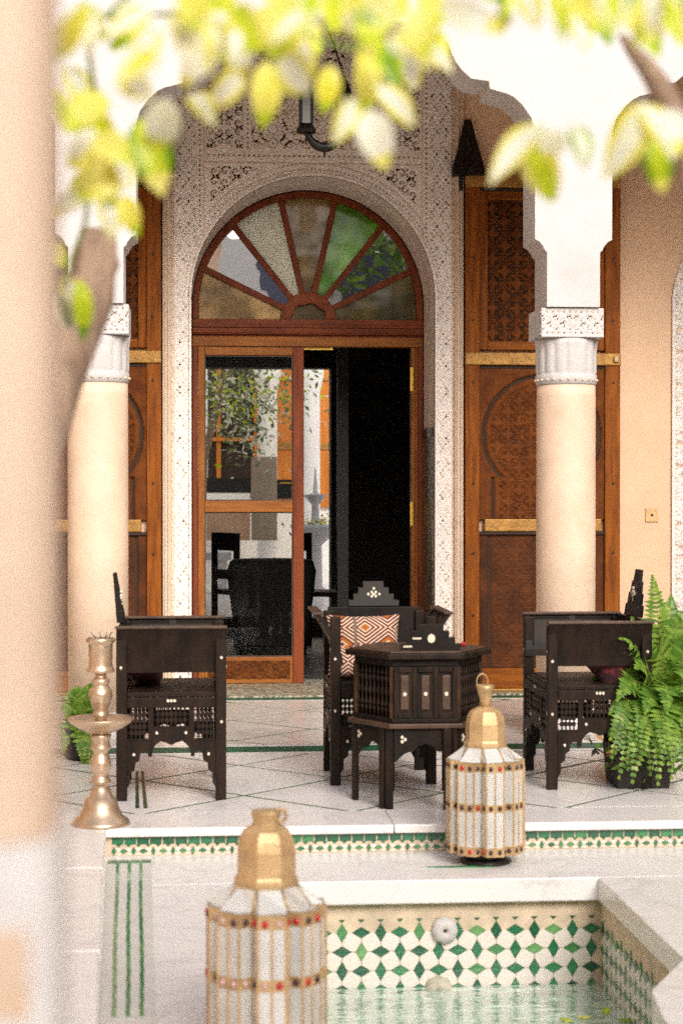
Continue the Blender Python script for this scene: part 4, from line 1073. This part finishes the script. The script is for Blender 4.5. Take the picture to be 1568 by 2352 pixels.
def pillow(name, label, loc, rot, w, h, th, m, group=None):
    b = MB(); n = 16; vs = []; fs = []
    for sgn in (1, -1):
        for j in range(n + 1):
            for i in range(n + 1):
                a, c = i / n * 2 - 1, j / n * 2 - 1
                pin = 1 - .10 * (a * a * c * c) ; e = max(0, (1 - a ** 4)) * max(0, (1 - c ** 4))
                vs.append((a * w / 2 * (1 - .07 * (1 - c * c) * a * a) * 1, sgn * th / 2 * e ** .42, c * h / 2 * (1 - .07 * (1 - a * a) * c * c)))
    N = (n + 1) ** 2
    for s_ in (0, 1):
        for j in range(n):
            for i in range(n):
                q = s_ * N + j * (n + 1) + i; f = (q, q + 1, q + n + 2, q + n + 1); fs.append(f if s_ else tuple(reversed(f)))
    b._add(vs, fs, 0, True); o = b.build(name, m); o.location = loc; o.rotation_euler = rot
    return tag(o, label, "cushion", group)
p = atY(836, 1458, 8.25)
pillow("cushion", "orange and cream kilim cushion with diamond pattern on the far armchair", (p.x, 8.27, .60), (R(-10), 0, R(3)), .335, .28, .12, KILIM, "cushions on the armchairs")
p = atY(786, 1510, 8.10)
pillow("cushion", "small kilim cushion peeping out low beside the table's corner", (p.x + .02, 8.13, .535), (R(-12), 0, R(8)), .12, .14, .07, KILIM, "cushions on the armchairs")
p = atY(320, 1570, 8.0)
pillow("cushion", "dark maroon cushion on the seat behind the brass candlestick", (-.20, 8.02, .56), (R(8), R(15), R(80)), .36, .22, .13, MAROON, "cushions on the armchairs")
pillow("cushion", "dark maroon cushion on the seat beside the potted fern", (1.86, 8.05, .555), (R(5), R(-14), R(95)), .36, .20, .17, MAROON, "cushions on the armchairs")

# hexagonal table
p = atY(985, 1490, 7.63)
TX, TY, TH = .950, 7.64, .645
tb = thing("hexagonal_table", "dark hexagonal wooden table with spindle sides and three pale inlay dots", "table", (TX, TY, 0))
def hexp(a): return [(a * math.cos(R(60 * k)), a * math.sin(R(60 * k))) for k in range(6)]
MB().prism(hexp(.310), TH - .030, TH - .006, 'z').build("table_top", DARKB, tb, .004)
MB().prism(hexp(.288), TH - .0058, TH, 'z').build("top_inset", EDGEW, tb, .002)
AB = .274; ap_ = AB * math.cos(R(30))
MB().prism(hexp(.300), .332, .352, 'z').build("molding", EDGEW, tb, .004)
MB().prism(hexp(.274), .3525, .372, 'z').build("base_plate", DARK, tb, .004)
MB().prism(hexp(.270), TH - .062, TH - .0305, 'z').build("frieze", DARK, tb, .004)
for k in range(6):
    T = Matrix.Rotation(R(60 * k), 4, 'Z') @ Matrix.Translation((0, -ap_, 0))
    z0, z1 = .3725, TH - .0625; hl = AB / 2 - .012
    if k in (0, 2, 3, 4):       # panelled face
        b = MB(); b.T = T; b.box(-hl, hl, .004, .016, z0, z1); b.build("panel", DARKB, tb)
        b = MB(); b.T = T
        for x in (-hl + .006, -.043, .043, hl - .006): b.box(x - .010, x + .010, -.005, .0035, z0, z1)
        for x in (-.0855, 0, .0855): b.box(x - .031, x + .031, -.005, .0035, z1 - .022, z1 - .0005); b.box(x - .031, x + .031, -.005, .0035, z0 + .0005, z0 + .022)
        b.build("panel_frame", DARKB, tb, .002)
        for x in (-.0855, 0, .0855):
            b = MB(); b.T = T; b.box(x - .017, x + .017, -.003, .0035, z0 + .034, z1 - .034); b.build("raised_field", EDGEW, tb, .004)
        b = MB(); b.T = T; dots(b, [(x, (z0 + z1) / 2 - .005) for x in (-.0855, 0, .0855)], .0075, 'y', -.0055, -.003); b.build("inlay", INLAY, tb)
    else:
        for x in np.linspace(-hl + .012, hl - .012, 9):
            b = MB(); b.T = T
            h = z1 - z0; pr = [(.004, 0), (.004, .02), (.0075, .03), (.005, .045)]
            for q in (.25, .5, .75): pr += [(.0045, h * q - .018), (.009, h * q), (.0045, h * q + .018)]
            pr += [(.005, h - .04), (.0075, h - .03), (.004, h - .02), (.004, h)]
            b.lathe(pr, 8, (x, .01, z0)); b.build("spindle", DARKB, tb)
        for sx in (-1, 1): b = MB(); b.T = T; xa, xb = sorted((sx * (hl - .006), sx * (hl + .004))); b.box(xa, xb, 0, .02, z0, z1); b.build("corner_post", EDGEW, tb)
    hl = .128
    pl = [(0, .268), (.03, .258), (.05, .235), (.07, .235), (.09, .225), (hl, .19), (hl, .331)]
    poly = [(x, z) for x, z in pl] + [(-x, z) for x, z in reversed(pl) if x > 0]
    b = MB(); b.T = T; b.prism(poly, .0, .016, 'y'); b.build("apron", DARK, tb)
    b = MB(); b.T = T
    for sx in (-1, 1):
        c = sx * .092
        dots(b, [(c - sx * .008, .287), (c + sx * .004, .296), (c + sx * .004, .278)], .0062, 'y', -.003, .0)
    b.build("inlay", INLAY, tb)
    for sx in (-1, 1):
        b = MB(); b.T = Matrix.Rotation(R(-7), 4, 'Z') @ T; xa, xb = sorted((sx * (hl + .006), sx * (hl - .026))); b.box(xa, xb, -.010, .008, 0, .3315); b.build("leg", DARKB, tb, .003)
b = MB(); b.lathe([(.055, 0), (.06, .05), (.05, .16), (.02, .17)], 14, (-.06, -.10, .373)); b.build("red_bundle", REDCLOTH, tb)
p = atY(985, 1497, TY - .10)
sd = thing("stepped_stand", "small black stepped wooden stand with a round pale disc on the table", "stand", (p.x, TY - .17, TH))
b = MB(); b.prism(crest_poly(.245, .105), 0, .03, 'y'); b.build("board", DARK, sd, .002)
b = MB(); dots(b, [(0, .048)], .0165, 'y', -.003, -.0002); b.build("disc", INLAY, sd)
for k, (x, z, w_) in enumerate(((-.098, .012, .018), (-.06, .045, .018))): bx("label_strip", INLAY, sd, x - w_, x + w_, -.002, -.0003, z, z + .007)
p = atY(1066, 1487, TY - .03)
o = MB().lathe([(.002, 0), (.010, .004), (.012, .012), (.006, .018), (.001, .019)], 10).build("red_bead", REDCLOTH); o.location = (p.x, TY + .0, TH)
tag(o, "tiny red bead lying on the hexagonal table beside the stepped stand", "bead")

# candlestick
prof_px = [(2175, 312), (2160, 318), (2130, 300), (2080, 235), (1990, 190), (1900, 168), (1885, 130), (1800, 100), (1770, 78), (1745, 95), (1720, 121), (1690, 95), (1655, 74), (1620, 90),
           (1550, 116), (1500, 110), (1430, 84), (1395, 78), (1370, 112), (1350, 110), (1300, 92), (1250, 104), (1222, 112), (1212, 95)]
tray_px = [(1210, 95), (1192, 135), (1150, 230), (1090, 320), (1050, 352), (1036, 350), (1060, 300), (1095, 150), (1100, 60)]
stem_px = [(1099, 62), (1040, 62), (1022, 84), (1000, 88), (980, 76), (950, 76), (880, 105), (800, 128), (745, 118), (710, 90), (685, 76), (665, 98), (632, 98), (612, 66), (585, 55), (562, 70)]
cup_px = [(561, 110), (548, 148), (520, 152), (500, 132), (480, 128), (330, 128), (255, 130), (240, 140), (225, 157), (195, 157), (185, 140), (230, 122), (300, 118), (300, 10)]
kz = 1 / 4.685 / 583
cs = thing("brass_candlestick", "tall pale brass candlestick with a wide drip tray at the step's edge", "candlestick", tuple(atZ(232, 1893, 0.0)))
def lat(name, px): MB().lathe([(max(.002, w * kz), (2175 - y) * kz) for y, w in px], 40).build(name, PALEBRASS, cs)
lat("foot", prof_px); lat("drip_tray", tray_px); lat("stem", stem_px); lat("cup", cup_px)
tw = MB()
for i, (dx, a) in enumerate(((-.01, .3), (.005, .1), (.018, -.05), (.03, -.12), (.0, -.5))):
    tw.tube([(dx, .0, (2175 - 300) * kz), (dx - a * .04, .01, (2175 - 180) * kz), (dx - a * .1, .01, (2175 - 125) * kz)], [.002, .0018, .001], 5)
tw.build("twigs", GROOVE, cs)

# lanterns
def lantern(label, loc, gem, rz, short=False):
    t = thing("glass_lantern", label, "lantern", loc, rz, "glass and brass lanterns by the pool")
    zb, zt_ = .045, .395
    ro, ri = .155, .114
    V = []
    for l in range(8):
        a = 2 * math.pi * l / 8
        for (da, r) in ((-22.5, ri), (-13.5, ro - .008), (13.5, ro - .008)):
            V.append((a + R(da), r))
    pts = [(r * math.cos(a), r * math.sin(a)) for a, r in V]; n = 24
    bands = [(zb, zb + .034), (.212, .240), (zt_ - .034, zt_)]
    for i in range(n):
        p, q = Vector(pts[i]), Vector(pts[(i + 1) % n]); d = (q - p)
        nn = Vector((d.y, -d.x)).normalized()
        for (z0, z1) in ((bands[0][1], bands[1][0]), (bands[1][1], bands[2][0])):
            k = 2 if d.length > .05 else 1
            for h in range(k):
                a_, b_ = p.lerp(q, h / k), p.lerp(q, (h + 1) / k); ii = a_.lerp(b_, .06), a_.lerp(b_, .94)
                b = MB(); b._add([(ii[0].x, ii[0].y, z0), (ii[1].x, ii[1].y, z0), (ii[1].x, ii[1].y, z1), (ii[0].x, ii[0].y, z1)], [(0, 1, 2, 3)])
                b.build("glass_pane", LGLASS, t)
    # bands
    for (z0, z1) in bands:
        o = [(x * 1.012, y * 1.012) for x, y in pts]; inn = [(x * .985, y * .985) for x, y in pts]
        b = MB()
        b._add([(x, y, z0) for x, y in o] + [(x, y, z1) for x, y in o] + [(x, y, z0) for x, y in inn] + [(x, y, z1) for x, y in inn],
               [(i, (i + 1) % n, n + (i + 1) % n, n + i) for i in range(n)] + [(2 * n + (i + 1) % n, 2 * n + i, 3 * n + i, 3 * n + (i + 1) % n) for i in range(n)] +
               [(n + i, n + (i + 1) % n, 3 * n + (i + 1) % n, 3 * n + i) for i in range(n)] + [((i + 1) % n, i, 2 * n + i, 2 * n + (i + 1) % n) for i in range(n)])
        b.build("band", BRASS, t)
        for i in range(n):
            p, q = Vector(o[i]), Vector(o[(i + 1) % n]); d = q - p; k = 2 if d.length > .05 else 1
            nn = Vector((d.y, -d.x)).normalized()
            for h in range(k):
                c = p.lerp(q, (h + .5) / k) + nn * -.002; a = math.atan2(d.y, d.x); zz = (z0 + z1) / 2 - (.004 if z0 > .3 else 0)
                me = lantern.me
                ob = inst("bead", me, t, (c.x, c.y, zz), a, rnd.choice(gem))
    b = MB()
    for i in range(n):
        p, q = Vector(pts[i]), Vector(pts[(i + 1) % n]); b.box(p.x - .003, p.x + .003, p.y - .003, p.y + .003, zb + .03, zt_ - .03)
        if (q - p).length > .05: m_ = p.lerp(q, .5); b.box(m_.x - .0028, m_.x + .0028, m_.y - .0028, m_.y + .0028, zb + .03, zt_ - .03)
    b.build("glazing_bars", BRASS, t)
    # roof panes
    rd = .078; zr = zt_ + .048
    for l in range(8):
        a = 2 * math.pi * l / 8
        f = lambda an, r, z: (r * math.cos(a + R(an)), r * math.sin(a + R(an)), z)
        b = MB(); b._add([f(-20.5, ri, zt_), f(-12.5, ro - .012, zt_ + .001), f(12.5, ro - .012, zt_ + .001), f(20.5, ri, zt_), f(19.5, rd, zr), f(-19.5, rd, zr)], [(0, 1, 2, 3, 4, 5)])
        b.build("roof_pane", LGLASS, t)
    for l in range(8):
        a = 2 * math.pi * (l + .5) / 8; b = MB(); b.tube([(ri * math.cos(a), ri * math.sin(a), zt_), (rd * math.cos(a), rd * math.sin(a), zr)], .0035, 6)
        b.build("roof_rib", BRASS, t)
    # dome, neck and ring
    oc = lambda a, z: 1 / math.cos(((a + math.pi / 8) % (math.pi / 4)) - math.pi / 8) * math.cos(math.pi / 8)
    zd = zr - .004
    MB().lathe([(.08, zd), (.083, zd + .004), (.083, zd + .016), (.077, zd + .022), (.075, zd + .028), (.075, zd + .09), (.070, zd + .115), (.058, zd + .136), (.035, zd + .15), (.02, zd + .156)], 64, (0, 0, 0), 0, False, oc).build("dome", BRASS, t)
    zn = zd + .152
    nk = MB()
    if short: nk.lathe([(.034, zn - .012), (.033, zn + .008), (.037, zn + .026), (.036, zn + .032), (.02, zn + .034)], 12, (0, 0, 0), 0, False)
    else: nk.lathe([(.022, zn), (.022, zn + .03), (.031, zn + .062), (.036, zn + .082), (.033, zn + .083), (.028, zn + .070), (.019, zn + .04)], 20)
    nk.build("neck", BRASS, t)
    b = MB(); zg, xg = (zn + .022, .034) if short else (zn + .095, -.012)
    b.tube([((.012 if short else .022) * math.cos(q) + xg, -.02 if short else 0, zg + (.016 if short else .03) * math.sin(q)) for q in np.linspace(-1.2, 2 * math.pi - 1.2, 20)], .003 if not short else .005, 6); b.build("ring", BRASS, t)
    MB().lathe([(.095, 0), (.10, .008), (.075, .02), (.07, .032), (.12, .0445)], 32).build("foot", IRON, t)
    b = MB(); b.prism([(x * .97, y * .97) for x, y in pts], zb - .001, zb + .003, 'z'); b.build("floor_plate", BRASS, t)
    return t
_b = MB(); _b.lathe([(.001, -.010), (.0065, -.007), (.0088, 0), (.0065, .007), (.001, .010)], 8)
lantern.me = (lambda o: (o.data, bpy.data.objects.remove(o))[0])(_b.build("bead", GEMD))
p = atZ(1109, 1974, LOW)
lantern("glass and brass lantern with dark beads standing at the pool's far edge", (p.x, 6.87, LOW), (GEMD,) * 9 + (GEMR,), R(6))
p = atY(612, 2200, 4.5)
lantern("blurred glass and brass lantern with red beads, cut off by the picture's bottom edge", (p.x, 4.5, LOW), (GEMR, GEMR, GEMD, GEMD, GEMP), R(3), True)
p = atZ(1030, 1988, LOW)
o = MB().prism([(-.12, 0), (-.06, -.010), (.03, -.016), (.13, -.02), (.13, .02), (.03, .006), (-.06, .004)], .0008, .004, 'z').build("green_inlay", GREENS[2]); o.location = (p.x + .03, p.y - .03, LOW)
tag(o, "slender green glazed inlay in the marble under the far lantern", "inlay", kind='thing')

# crescent chandelier
YH = 10.4
p = atY(745, 300, YH)
ch = thing("iron_chandelier", "black iron crescent chandelier with small lanterns hanging before the carved frieze", "chandelier", tuple(p))
k = YH / F
cpts = []; crad = []
for i in range(25):
    a = math.pi * (1.02 + i / 24 * .92)
    cpts.append((40 * k * math.cos(a) * .95, 0, (40 * math.sin(a) * .95) * k + .0)); crad.append((6 + 8 * math.sin(math.pi * i / 24)) * k * .8)
MB().tube(cpts, crad, 10).build("crescent", IRON, ch)
MB().lathe([(.004, -.15), (.006, -.125), (.011, -.12), (.004, -.11), (.004, -.095)], 8).build("finial", IRON, ch)
for sx, lab in ((-1, 0), (1, 1)):
    cx = sx * 42 * k
    b = MB(); w = 15 * k
    b.lathe([(w * 1.45, -.01), (w * 1.5, .01), (w * 1.2, .03), (w, .04)], 8, (cx, 0, -.005), 0, False)
    for qx in (-1, 1):
        for qy in (-1, 1): b.box(cx + qx * w * .85 - .008, cx + qx * w * .85 + .008, qy * w * .85 - .008, qy * w * .85 + .008, .036, .21)
    b.lathe([(w * 1.3, .21), (w * 1.35, .225), (w * .9, .27), (w * .3, .32), (.006, .33)], 8, (cx, 0, 0), 0, False)
    b.lathe([(.003, -.07), (.009, -.05), (.004, -.035), (.02, -.02), (.02, -.008)], 8, (cx, 0, 0))
    b.build("lantern_cage", IRON, ch)
    bx("lantern_glass", mat("smoky olive glass", (0.11, 0.10, 0.065), 0.25), ch, cx - w * .7, cx + w * .7, -w * .7, w * .7, .037, .209)
b = MB(); b.tube([(-42 * k, 0, .33), (-20 * k, 0, .5), (0, 0, .62)], .006, 6); b.tube([(42 * k, 0, .33), (20 * k, 0, .5), (0, 0, .62)], .006, 6); b.tube([(0, 0, .62), (0, 0, 4.79 - p.z)], .008, 6)
b.build("chain", IRON, ch)

# ------------------------------------------------------------------ plants
def frond(b, base, tip, sag, width, g, n=26):
    base, tip = Vector(base), Vector(tip)
    mid = (base + tip) / 2 + Vector((0, 0, sag))
    P = lambda t: base * (1 - t) ** 2 + mid * 2 * t * (1 - t) + tip * t * t
    pts = [P(i / 12) for i in range(13)]
    b.tube(pts, [.0028 * (1 - i / 14) for i in range(13)], 4, 1)
    side0 = None
    for i in range(n):
        t = .12 + .87 * i / (n - 1); p = P(t); d = (P(min(1, t + .02)) - P(max(0, t - .02))).normalized()
        up = Vector((0.15, -0.75, .65)); s_ = d.cross(up).normalized(); nrm = s_.cross(d).normalized()
        w = width * (math.sin(math.pi * min(1, t * .85 + .12)) ** .8) * (1 - .55 * max(0, t - .6) / .4)
        for sg in (-1, 1):
            e = (s_ * sg + d * .28 + nrm * g.uniform(-.3, .25)).normalized() * w * g.uniform(.88, 1.1)
            hw = d * (.0085 + width * .035)
            m = 0 if g.random() < .55 else 2
            b._add([p - hw * .5, p + e * .55 - hw * .9 + nrm * .003, p + e, p + e * .5 + hw * .9 + nrm * .003, p + hw * .5], [(0, 1, 2, 3, 4)], m)
def fern(label, loc, cr, tips, width, seed, pot):
    g = random.Random(seed)
    t = thing("potted_fern", label, "potted fern", loc, 0, "potted ferns at the gallery's ends")
    for (tp, sag) in tips:
        b = MB(); frond(b, cr, tp, sag, width * g.uniform(.85, 1.1), g); b.build("frond", [LF["fern"], STEMG, LF["fernlight"]], t)
    pot(t); return t
def Ploc(u, v, Y, loc): q = atY(u, v, Y); return (q.x - loc[0], q.y - loc[1], q.z - loc[2])
FL = atZ(1478, 1812, 0.0); FL = (FL.x, FL.y + .12, 0)
yf = FL[1]
tips = []
for (u, v, dy, sag) in ((1497, 1322, .0, .12), (1422, 1468, -.12, .26), (1424, 1505, -.02, .20), (1398, 1640, -.15, .20), (1403, 1742, -.2, .26), (1492, 1782, -.24, .30), (1412, 1668, -.05, .20),
                        (1560, 1420, -.05, .2), (1600, 1480, -.1, .22), (1458, 1535, -.2, .2), (1575, 1700, -.25, .3), (1545, 1765, -.3, .32), (1620, 1600, -.1, .2), (1450, 1420, .1, .2),
                        (1540, 1370, .1, .15), (1590, 1380, .1, .15), (1640, 1450, 0, .2), (1440, 1590, .1, .22), (1600, 1760, -.2, .3), (1480, 1640, -.25, .25), (1460, 1700, -.25, .3), (1530, 1640, -.3, .3),
                        (1600, 1640, -.3, .3), (1425, 1560, .05, .22), (1510, 1460, -.2, .2), (1440, 1770, -.26, .28), (1470, 1745, -.3, .3), (1540, 1790, -.3, .34), (1580, 1800, -.3, .34), (1520, 1730, -.34, .3), (1570, 1560, -.2, .25), (1480, 1480, .1, .2), (1550, 1500, .1, .2), (1420, 1790, -.24, .3), (1450, 1800, -.3, .32), (1510, 1805, -.34, .34), (1400, 1700, -.2, .28), (1415, 1610, -.2, .26)):
    tips.append((Ploc(u, v, yf + dy, FL), sag))
crown = Ploc(1530, 1665, yf, FL)
def pot_r(t):
    b = MB(); b._add([(-.115, -.115, 0), (.115, -.115, 0), (.115, .115, 0), (-.115, .115, 0), (-.13, -.13, .19), (.13, -.13, .19), (.13, .13, .19), (-.13, .13, .19)],
                     [(3, 2, 1, 0), (0, 1, 5, 4), (1, 2, 6, 5), (2, 3, 7, 6), (3, 0, 4, 7), (4, 5, 6, 7)])
    b.build("planter", SOIL, t, .005)
    leaf_cloud("dead_leaves", t, 150, (0, -.12, .18), (.10, .05, .06), .05, [LF["fern"], mat("dead leaf", (0.42, 0.22, 0.06), .8), LF["fern"], GROOVE], 5)
    leaf_cloud("inner_foliage", t, 420, (crown[0] + .02, crown[1] + .12, crown[2] + .02), (.12, .07, .16), .07, [LF["fern"]], 6)
fern("large light green potted fern in a dark square planter beside an armchair", FL, crown, tips, .098, 3, pot_r)
FL2 = atZ(185, 1750, 0.0); FL2 = (FL2.x, FL2.y + .10, 0); yf = FL2[1]
tips = [(Ploc(u, v, yf + dy, FL2), s_) for (u, v, dy, s_) in ((212, 1570, 0, .08), (160, 1600, -.05, .14), (150, 1650, -.1, .18), (205, 1780, -.2, .22), (190, 1760, -.18, .2), (145, 1735, -.1, .2), (222, 1640, -.1, .15),
                                                              (175, 1580, .1, .1), (240, 1690, -.1, .15), (200, 1660, -.15, .15), (150, 1620, .1, .12))]
crown2 = Ploc(188, 1690, yf, FL2)
def pot_l(t): MB().lathe([(.07, 0), (.085, .02), (.10, .14), (.105, .16), (.09, .16), (.085, .13)], 24).build("pot", SOIL, t)
fern("small potted fern with drooping fronds behind the brass candlestick", FL2, crown2, tips, .065, 8, pot_l)

# foreground tree: trunk, branches and big leaves with blown highlights painted cream
def leaf(t, base, tip, w, kinds, g, cup=.18):
    base, tip = Vector(base), Vector(tip); d = tip - base; l = d.length
    vd = Vector((0, -1, 0.15)); s_ = d.cross(vd).normalized(); s_ = (s_ + Vector((0, g.uniform(-.6, .6), 0))).normalized()
    nr = s_.cross(d).normalized()
    rows = 9; vs = []; cols = (-1, -.55, 0, .55, 1)
    for i in range(rows):
        f = i / (rows - 1); ww = w * (math.sin(math.pi * f ** .8) ** .85) * .5 + .0006
        c = base + d * f + nr * (l * .10 * math.sin(math.pi * f)) * g.choice((1, 1))
        for k in cols: vs.append(c + s_ * ww * k + nr * abs(k) * ww * cup)
    b = MB()
    for i in range(rows - 1):
        for k in range(4):
            a = i * 5 + k
            m = 1 if (k in (0, 3)) else 0
            if i > rows - 4 and len(kinds) > 2: m = 2
            b._add([vs[a], vs[a + 1], vs[a + 6], vs[a + 5]], [(0, 1, 2, 3)], m, True)
    b.build("leaf", [LF[q] for q in kinds], t)
ot_ = thing("citrus_tree", "blurred tree in front with brown trunk and yellow green leaves, blown highlights painted cream", "tree", (0, 0, 0))
def px(u, v, Y): return atY(u, v, Y)
def stem(name, pts, m):
    MB().tube([px(u, v, Y) for u, v, r, Y in pts], [r * Y / F for u, v, r, Y in pts], 12).build(name, m, ot_)
stem("trunk", [(226, 528, 40, 3.0), (222, 600, 54, 3.0), (205, 680, 60, 2.98), (168, 770, 62, 2.95), (122, 880, 66, 2.9), (70, 1050, 70, 2.85), (0, 1300, 78, 2.8), (-80, 1700, 85, 2.75), (-140, 2300, 95, 2.7), (-180, 3600, 105, 2.7)], BARK)
stem("branch", [(1425, 80, 8, 2.3), (1450, 115, 16, 2.3), (1488, 160, 24, 2.32), (1520, 210, 30, 2.34), (1560, 300, 36, 2.36), (1600, 420, 42, 2.38), (1640, 700, 50, 2.4), (1690, 1200, 60, 2.4), (1700, 2400, 80, 2.4), (1700, 3900, 100, 2.4)], BARK)
stem("branch", [(150, 660, 4, 2.4), (165, 590, 4, 2.4), (195, 520, 5, 2.4), (210, 400, 6, 2.3), (222, 250, 7, 2.2), (205, 120, 6, 2.1), (240, 40, 6, 2.1), (330, -40, 7, 2.1)], mat("green twig", (0.20, 0.30, 0.03), .6))
stem("branch", [(240, 40, 5, 2.1), (420, 30, 5, 2.05), (640, 60, 5, 2.0), (800, 110, 4, 2.0), (930, 90, 3, 2.0)], mat("green twig", (0.20, 0.30, 0.03), .6))
g = random.Random(21)
G = ("green", "lime", "green"); C = ("cream", "yellow"); C2 = ("cream", "cream", "yellow"); Yl = ("yellow", "yellow", "lime"); LM = ("lime", "yellow", "lime"); CG = ("cream", "cream", "green"); YG = ("lime", "green", "yellow")
hand = [(880, 95, 913, 205, 62, G, 2.0), (862, 195, 952, 292, 66, C, 1.9), (845, 250, 886, 392, 84, C2, 1.85), (812, 225, 765, 332, 62, C, 1.9), (760, 150, 742, 262, 56, Yl, 2.0),
        (835, 120, 832, 275, 74, Yl, 2.05), (945, 85, 1038, 170, 70, C, 2.1), (612, 140, 603, 296, 70, Yl, 2.0), (570, 160, 478, 245, 64, C, 2.0), (440, 215, 492, 292, 60, C, 2.0),
        (385, 222, 366, 345, 84, C2, 1.95), (325, 270, 374, 452, 100, YG, 2.0), (178, 5, 247, 95, 52, G, 2.1), (250, 112, 332, 84, 40, G, 2.1), (438, 5, 420, 95, 50, G, 2.1), (468, 58, 486, 115, 30, G, 2.1),
        (640, 120, 712, 212, 96, C, 1.85), (700, 90, 690, 205, 60, C, 2.0), (540, 60, 560, 190, 60, C2, 1.9), (480, 120, 420, 200, 70, C2, 1.8), (350, 60, 300, 170, 70, C, 1.8), (270, 150, 350, 230, 70, C, 1.8),
        (210, 190, 170, 270, 60, YG, 2.2), (215, 260, 270, 330, 60, LM, 2.2), (220, 300, 160, 390, 64, C2, 2.1), (225, 330, 205, 350, 40, G, 2.2), (225, 340, 262, 400, 60, C, 2.1), (210, 390, 155, 470, 56, LM, 2.3),
        (205, 350, 190, 290, 40, G, 2.3), (245, 350, 300, 440, 84, C, 1.9), (240, 440, 255, 555, 64, C, 2.2), (285, 450, 318, 545, 52, Yl, 2.2), (215, 430, 120, 500, 50, C2, 2.1), (115, 555, 150, 615, 46, Yl, 2.4),
        (150, 630, 186, 725, 46, C, 2.4), (186, 640, 192, 785, 44, ("lime", "lime", "green"), 2.4), (140, 670, 165, 760, 40, ("treegreen", "cream"), 2.4),
        (1245, 285, 1123, 425, 74, C, 1.9), (1220, 325, 1272, 466, 86, ("lime", "yellow", "lime"), 1.9), (1290, 300, 1250, 370, 80, C2, 1.85), (1318, 285, 1343, 392, 56, ("cream", "green"), 1.95),
        (1480, 235, 1385, 415, 96, C, 1.85), (1470, 240, 1545, 370, 92, C, 1.85), (1465, 250, 1480, 330, 50, Yl, 1.9), (1495, 320, 1522, 444, 70, YG, 1.9), (1535, 250, 1560, 360, 60, C2, 1.8),
        (1330, -15, 1402, 108, 66, G, 2.1), (1305, 20, 1345, 125, 66, ("cream", "yellow"), 2.1), (1440, -10, 1512, 135, 84, Yl, 2.0), (1520, -15, 1568, 110, 84, LM, 2.0), (1470, -20, 1440, 60, 60, G, 2.2),
        (1010, 10, 1160, 70, 74, C2, 1.7), (760, -20, 800, 60, 70, C, 1.8), (900, -25, 860, 50, 66, Yl, 1.9), (980, -20, 1010, 60, 60, Yl, 2.0), (1100, -20, 1160, 12, 40, G, 2.0), (680, -30, 690, 20, 60, YG, 2.0)]
for (u0, v0, u1, v1, w_, kd, Y) in hand:
    dy = g.uniform(-.04, .04); leaf(ot_, px(u0, v0, Y), px(u1, v1, Y + dy), w_ * Y / F, kd, g)
for i in range(84):
    r_ = g.random()
    if r_ < .52:   # band along the top
        u, v = g.uniform(150, 1010), abs(g.gauss(0, 95)) - 30
    elif r_ < .74: # left cluster
        u, v = min(g.gauss(215, 55), 330), g.uniform(-20, 420)
    else: u, v = g.uniform(1000, 1600), g.uniform(-60, 20)
    Y = g.uniform(1.35, 2.4); a = g.uniform(math.pi * .15, math.pi * .85); l = g.uniform(80, 140)
    kd = g.choice((C, Yl, Yl, Yl, LM, LM, G, C, ("yellow", "cream"), ("lime", "cream")))
    tu, tv = u + l * math.cos(a), v + l * math.sin(a)
    if r_ < .52 and (tv > 215 or (590 < tu < 820 and tv > 140)): continue
    leaf(ot_, px(u, v, Y), px(u + l * math.cos(a), v + l * math.sin(a), Y + g.uniform(-.05, .05)), g.uniform(46, 84) * Y / F, kd, g)
# fallen leaves in the pool
for k, (u, v) in enumerate(((1340, 2338), (1392, 2322), (1440, 2345), (1455, 2330), (1300, 2344))):
    p = atZ(u, v, ZWAT + .002); b = MB(); l = .03 + .008 * (k % 3); a = k * 1.3; c, s_ = math.cos(a), math.sin(a)
    pts = [(-l, 0), (-l * .4, l * .35), (l * .3, l * .38), (l, 0), (l * .3, -l * .33), (-l * .4, -l * .36)]
    b._add([(c * x - s_ * y, s_ * x + c * y, .001 + .004 * (i % 2)) for i, (x, y) in enumerate(pts)], [tuple(range(6))])
    o = b.build("fallen_leaf", [LF["yellow"], LF["lime"], LF["green"]][k % 3]); o.location = p
    tag(o, ["yellow fallen leaf floating foremost towards the pool's middle", "lime fallen leaf floating nearest the tiled back wall", "small green fallen leaf floating in the near corner of the pool",
            "yellow fallen leaf floating beside the tiled side wall", "lime fallen leaf floating farthest from the tiled side wall"][k], "leaf", "fallen leaves in the pool")
